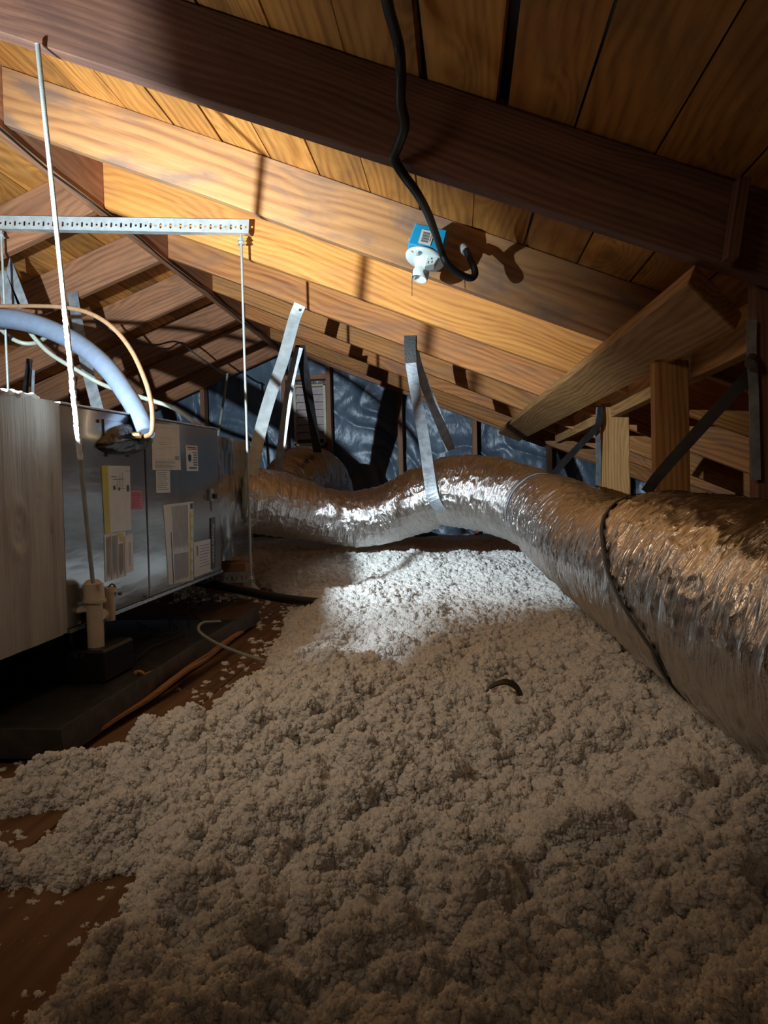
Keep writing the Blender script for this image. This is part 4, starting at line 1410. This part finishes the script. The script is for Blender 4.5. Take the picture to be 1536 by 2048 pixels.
# dark drain pipe and wood block under the lower rail
tag(tube('drain_pipe', [at(395, 1164, Y=2.75), at(470, 1178, Y=2.62), at(560, 1196, Y=2.5), at(640, 1206, Y=2.45)], .017, M['black_plastic'], n=40, k=16), 'black drain pipe running out from under the cabinet into the insulation', 'pipe')
tag(stick('wood_block', at(440, 1138, Y=2.86), at(500, 1138, Y=2.86), .06, .12, M['stud'], wdir=(0, 0, 1)), 'short wood block behind the lower slotted rail', 'wood block')
tag(stick('wood_block', at(420, 1172, Y=2.84), at(494, 1172, Y=2.84), .05, .10, M['stud'], wdir=(0, 0, 1)), 'lower wood block resting under the slotted rail', 'wood block')

# tangled wires on the pan
wz = PZ + .006
wires = [
    [(285, 1278), (330, 1268), (355, 1262), (345, 1240), (372, 1230), (380, 1255)],
    [(270, 1322), (300, 1295), (330, 1285), (368, 1272), (372, 1285)],
    [(275, 1245), (310, 1262), (340, 1262), (336, 1230)],
    [(380, 1208), (390, 1230), (410, 1245), (425, 1228), (400, 1205), (385, 1220), (420, 1210)],
]
for i, wq in enumerate(wires):
    pts = [at(a, b, Z=wz + .012 * (j % 2)) for j, (a, b) in enumerate(wq)]
    lab = ['thin black wire curling in the middle of the drain pan', 'thin black wire running back along the drain pan towards the pump',
           'short loose black wire at the back of the drain pan', 'tangled knot of black wire at the far end of the drain pan'][i]
    tag(tube('loose_wire', pts, .0022, M['cable'], n=60, k=6), lab, 'wire', 'loose wires on the drain pan')
pts = [at(440, 1243, Z=-.40), at(405, 1246, Z=-.38), at(398, 1262, Z=-.385), at(430, 1285, Z=-.395), at(480, 1306, Z=-.40), at(530, 1322, Z=-.405)]
tag(tube('white_tube', pts, .0045, M['white_hose'], n=60, k=10), 'thin whitish plastic tube looping over the pan edge into the insulation', 'tube')
# wood strips
for (p0, p1, wd, lb) in (((145, 1500, FLOOR + .01), (482, 1262, FLOOR + .05), .022, 'long split orange wood strip lying along the drain pan edge'),
                         ((250, 1425, FLOOR + .012), (470, 1275, FLOOR + .045), .012, 'thinner split wood strip beside the long orange strip'),
                         ((270, 1345, FLOOR + .02), (330, 1342, FLOOR + .02), .010, 'small dark wood splinter lying by the pan'),):
    a, b = at(p0[0], p0[1], Z=p0[2]), at(p1[0], p1[1], Z=p1[2])
    mid_ = [(a.lerp(b, t_) + Vector((rng.normal(0, .004), 0, rng.normal(0, .003)))) for t_ in np.linspace(0, 1, 7)]
    tag(ribbon('wood_strip', mid_, wd, M['lath'], th=.006, side=(1, -.3, .2)), lb, 'wood strip', 'split wood strips')

# strap loop poking out of the insulation
lp = [at(955, 1420, Y=1.22), at(968, 1392, Y=1.235), at(985, 1372, Y=1.245), at(1008, 1364, Y=1.25), at(1028, 1370, Y=1.255), at(1040, 1386, Y=1.26), at(1048, 1410, Y=1.265)]
tag(ribbon('strap_loop', lp, .016, M['leather'], th=.003, side=(.3, 1, .2), n=50), 'dark brown strap loop poking up out of the white insulation', 'strap')

# ------------------------------------------------------------------ work light out of frame on the return box, with added light blockers
wl = tag(empty('work_light', (LAMP.x, LAMP.y - .06, ztop(.9))), 'unseen work light with added shadow-shaping plates on top of the return box beyond the left edge', 'work light')
MB().box((-1.16, .80, ztop(.85) - .001), (-.96, 1.0, ztop(.85) + .02)).build('base', M['dark'], wl, .003)
MB().box((-1.2, .84, ztop(.85) + .015), (-.96, .86, .78)).build('shade_plate', M['dark'], wl, .002)  # added plate, keeps the lamp from lighting the rear
MB().poly([(-.960, .845, .235), (-.960, 1.006, .235), (-.960, 1.006, .300), (-.960, 1.034, .335), (-.960, 1.014, .375), (-.960, 1.030, .50), (-.960, 1.036, .82), (-.960, .845, .82),
           (-.952, .845, .235), (-.952, 1.006, .235), (-.952, 1.006, .300), (-.952, 1.034, .335), (-.952, 1.014, .375), (-.952, 1.030, .50), (-.952, 1.036, .82), (-.952, .845, .82)],
          [tuple(range(8)), tuple(range(15, 7, -1))] + [(i_, 8 + i_, 8 + (i_ + 1) % 8, (i_ + 1) % 8) for i_ in range(8)]).build('shade_flap', M['dark'], wl)  # added blocker, outline cut so its shadow edges the bright patch
# low wedge added in front of the flap, its shadow trims the bright patch
MB().hexa([(-.99, 1.0, ztop(1.0) - .001), (-.952, 1.0, ztop(1.0) - .001), (-.952, 1.30, ztop(1.3) - .001), (-.99, 1.30, ztop(1.3) - .001),
           (-.99, 1.0, .298), (-.952, 1.0, .298), (-.952, 1.30, .256), (-.99, 1.30, .256)]).build('shade_wedge', M['dark'], wl, .002)
MB().box((LAMP.x - .02, LAMP.y - .04, LAMP.z - .02), (LAMP.x + .02, LAMP.y - .012, LAMP.z + .02)).build('lamp_head', M['galv'], wl, .003)
MB().cyl((LAMP.x, LAMP.y - .03, ztop(.85) + .015), (LAMP.x, LAMP.y - .03, LAMP.z - .02), .006).build('stem', M['dark'], wl)

# ------------------------------------------------------------------ loose-fill insulation
def pip_sd(px, py, poly):
    """signed distance to polygon, negative inside"""
    poly = np.array([[q[0], q[1]] for q in poly])
    d = np.full(px.shape, 1e9)
    ins = np.zeros(px.shape, bool)
    n = len(poly)
    for i in range(n):
        a, b = poly[i], poly[(i + 1) % n]
        e = b - a
        t_ = np.clip(((px - a[0]) * e[0] + (py - a[1]) * e[1]) / (e @ e), 0, 1)
        d = np.minimum(d, np.hypot(px - a[0] - t_ * e[0], py - a[1] - t_ * e[1]))
        cnd = ((a[1] > py) != (b[1] > py)) & (px < (b[0] - a[0]) * (py - a[1]) / (b[1] - a[1] + 1e-12) + a[0])
        ins ^= cnd
    return np.where(ins, -d, d)


def wp(px, py, z=FLOOR): 
    q = at(px, py, Z=z)
    return (q.x, q.y)


bare1 = [wp(0, 1800), wp(140, 1790), wp(265, 1760), wp(235, 1850), wp(165, 1950), wp(70, 2090), (-.36, .3), (-1.2, .3), (-1.2, .75)]
bare2 = [wp(0, 1632), wp(130, 1622), wp(285, 1632), wp(150, 1660), wp(70, 1715), wp(0, 1735), (-1.4, .80), (-1.4, .95)]
bare3 = [wp(-200, 1590), wp(0, 1580), wp(160, 1555), wp(260, 1520), wp(355, 1475), wp(450, 1405), wp(530, 1330), wp(560, 1270), wp(585, 1222), wp(575, 1180, -.42), wp(500, 1150, -.42), (-.83, 3.0), (-2.2, 3.0), (-2.2, 1.1)]
na, nr_ = 620, 900
ang = np.linspace(math.radians(-62), math.radians(56), na)
rad = np.exp(np.linspace(math.log(.30), math.log(6.9), nr_))
Rg, Ag = np.meshgrid(rad, ang, indexing='ij')
Xi, Yi = Rg * np.sin(Ag - .05), Rg * np.cos(Ag - .05)
Yi = np.minimum(Yi, YG + .12)
sd = np.minimum(np.minimum(pip_sd(Xi, Yi, bare1), pip_sd(Xi, Yi, bare2)), pip_sd(Xi, Yi, bare3))
sd = sd + .022 * perlin(Xi * 14, Yi * 14, 3.3) + .03 * perlin(Xi * 5, Yi * 5, 1.3)
cover = np.clip(sd / .17, -1, 1)
thick = np.where(cover > 0, .082 * np.clip(cover, 0, 1)**.75, .10 * cover) - .014


def billow(f, z):
    a = np.abs(perlin(Xi * f, Yi * f, z))
    return 1 - np.minimum(a * 2.1, 1)      # creases up; use inverse for lumps


def lumps(f, z):
    wx = perlin(Xi * f * .6 + 11, Yi * f * .6, z) * .5 / f
    wy = perlin(Xi * f * .6, Yi * f * .6 + 17, z + 3) * .5 / f
    a = np.abs(perlin((Xi + wx) * f, (Yi + wy) * f, z))
    return np.sqrt(np.minimum(np.sqrt(a * a + .004) * 2.2, 1))


H = .045 * perlin(Xi * 1.6, Yi * 1.6, .7) + .030 * perlin(Xi * 4.5, Yi * 4.5, 4.2)
amp = np.clip(cover * 1.2 + .30, .22, 1) * np.clip(1.0 - (Rg - 1.35) * .75, .42, 1)
H = H + .06 * np.exp(-((Xi + .55) / .55)**2 - ((Yi - 3.7) / .6)**2)
H = H * np.clip(cover, 0, 1) + amp * (.062 * (lumps(7, 1.1) - .5) + .040 * (lumps(17, 2.2) - .5) + .018 * (lumps(38, 3.3) - .5) + .0065 * perlin(Xi * 95, Yi * 95, 5.5)
                                      + .0035 * perlin(Xi * 210, Yi * 210, 6.5) * (Rg < 3))
Zi = FLOOR + thick + H
Zi = np.where((sd < 0) & (sd > -.16), np.maximum(Zi, FLOOR - .005), Zi)
Zi = np.where((Zi < FLOOR + .007) & (Zi > FLOOR - .006), FLOOR - .005, Zi)
# keep clear of the duct underside where it rests, settle in the hollow below it
for i in range(0, len(DC), 20):
    cx, cy, cz = DC[i]; r_ = DR[i]
    d2 = (Xi - cx)**2 + (Yi - cy)**2
    lim = cz - np.sqrt(np.clip(r_**2 - d2, 0, None)) - .004
    Zi = np.where(d2 < r_**2, np.minimum(Zi, lim), Zi)
# horizontal curl gives the clumps overhangs
cx_ = .010 * perlin(Xi * 30, Yi * 30, 8.8) + .004 * perlin(Xi * 80, Yi * 80, 1.8)
cy_ = .010 * perlin(Xi * 30, Yi * 30, 12.8) + .004 * perlin(Xi * 80, Yi * 80, 5.8)
P = np.stack([Xi + cx_, Yi + cy_ - .25 * np.clip(Zi - FLOOR - .05, 0, .1), Zi], -1)
me = grid_mesh('loose_fill_insulation', P)
dens = np.where(thick > -.008, 1.0, np.where(sd > -.12, .10, 0.0)) * np.clip(1.3 / Rg, .12, 1.6)**1.5 * (Rg < 5.0)
att = me.attributes.new('dens', 'FLOAT', 'POINT')
att.data.foreach_set('value', dens.ravel().astype(np.float32))
psz = np.clip(.55 + .30 * Rg, .6, 1.6)
att = me.attributes.new('psz', 'FLOAT', 'POINT')
att.data.foreach_set('value', psz.ravel().astype(np.float32))
ins = link('loose_fill_insulation', me, M['wool'])
tag(ins, 'fluffy white blown-in insulation heaped over the whole attic floor', 'insulation', kind='stuff')


def puff_nodes():
    g = bpy.data.node_groups.new('puffs', 'GeometryNodeTree')
    g.interface.new_socket('Geometry', in_out='INPUT', socket_type='NodeSocketGeometry')
    g.interface.new_socket('Geometry', in_out='OUTPUT', socket_type='NodeSocketGeometry')
    N = g.nodes; L = g.links.new
    gi, go = N.new('NodeGroupInput'), N.new('NodeGroupOutput')
    ds = N.new('GeometryNodeDistributePointsOnFaces'); ds.distribute_method = 'RANDOM'
    na_ = N.new('GeometryNodeInputNamedAttribute'); na_.data_type = 'FLOAT'; na_.inputs[0].default_value = 'dens'
    mu = N.new('ShaderNodeMath'); mu.operation = 'MULTIPLY'; mu.inputs[1].default_value = 15000
    L(na_.outputs[0], mu.inputs[0])
    L(gi.outputs[0], ds.inputs['Mesh']); L(mu.outputs[0], ds.inputs['Density'])
    ico = N.new('GeometryNodeMeshIcoSphere'); ico.inputs['Radius'].default_value = .0062; ico.inputs['Subdivisions'].default_value = 4
    # lumpy displacement of the puff
    sp = N.new('GeometryNodeSetPosition')
    nz = N.new('ShaderNodeTexNoise'); nz.inputs['Scale'].default_value = 170; nz.inputs['Detail'].default_value = 5; nz.inputs['Roughness'].default_value = .8
    nm = N.new('GeometryNodeInputNormal')
    su = N.new('ShaderNodeMath'); su.operation = 'SUBTRACT'; su.inputs[1].default_value = .5
    m2 = N.new('ShaderNodeMath'); m2.operation = 'MULTIPLY'; m2.inputs[1].default_value = .022
    L(nz.outputs[0], su.inputs[0]); L(su.outputs[0], m2.inputs[0])
    vs = N.new('ShaderNodeVectorMath'); vs.operation = 'SCALE'
    L(nm.outputs[0], vs.inputs[0]); L(m2.outputs[0], vs.inputs['Scale'])
    L(ico.outputs[0], sp.inputs[0]); L(vs.outputs[0], sp.inputs['Offset'])
    sm = N.new('GeometryNodeSetShadeSmooth'); L(sp.outputs[0], sm.inputs[0])
    mt = N.new('GeometryNodeSetMaterial'); mt.inputs['Material'].default_value = M['wool']; L(sm.outputs[0], mt.inputs[0])
    ip = N.new('GeometryNodeInstanceOnPoints')
    L(ds.outputs['Points'], ip.inputs['Points']); L(mt.outputs[0], ip.inputs['Instance'])
    rr = N.new('FunctionNodeRandomValue'); rr.data_type = 'FLOAT_VECTOR'
    rr.inputs[0].default_value = (0, 0, 0); rr.inputs[1].default_value = (6.28, 6.28, 6.28)
    L(rr.outputs[0], ip.inputs['Rotation'])
    rs = N.new('FunctionNodeRandomValue'); rs.data_type = 'FLOAT'
    rs.inputs[2].default_value = .3; rs.inputs[3].default_value = 1.5; rs.inputs['Seed'].default_value = 5
    nb_ = N.new('GeometryNodeInputNamedAttribute'); nb_.data_type = 'FLOAT'; nb_.inputs[0].default_value = 'psz'
    mm = N.new('ShaderNodeMath'); mm.operation = 'MULTIPLY'
    # psz sampled on points (attribute is carried by the distribute node)
    L(rs.outputs[1], mm.inputs[0]); L(nb_.outputs[0], mm.inputs[1])
    L(mm.outputs[0], ip.inputs['Scale'])
    jn = N.new('GeometryNodeJoinGeometry')
    L(gi.outputs[0], jn.inputs[0]); L(ip.outputs[0], jn.inputs[0])
    L(jn.outputs[0], go.inputs[0])
    return g


md = ins.modifiers.new('puffs', 'NODES')
md.node_group = puff_nodes()
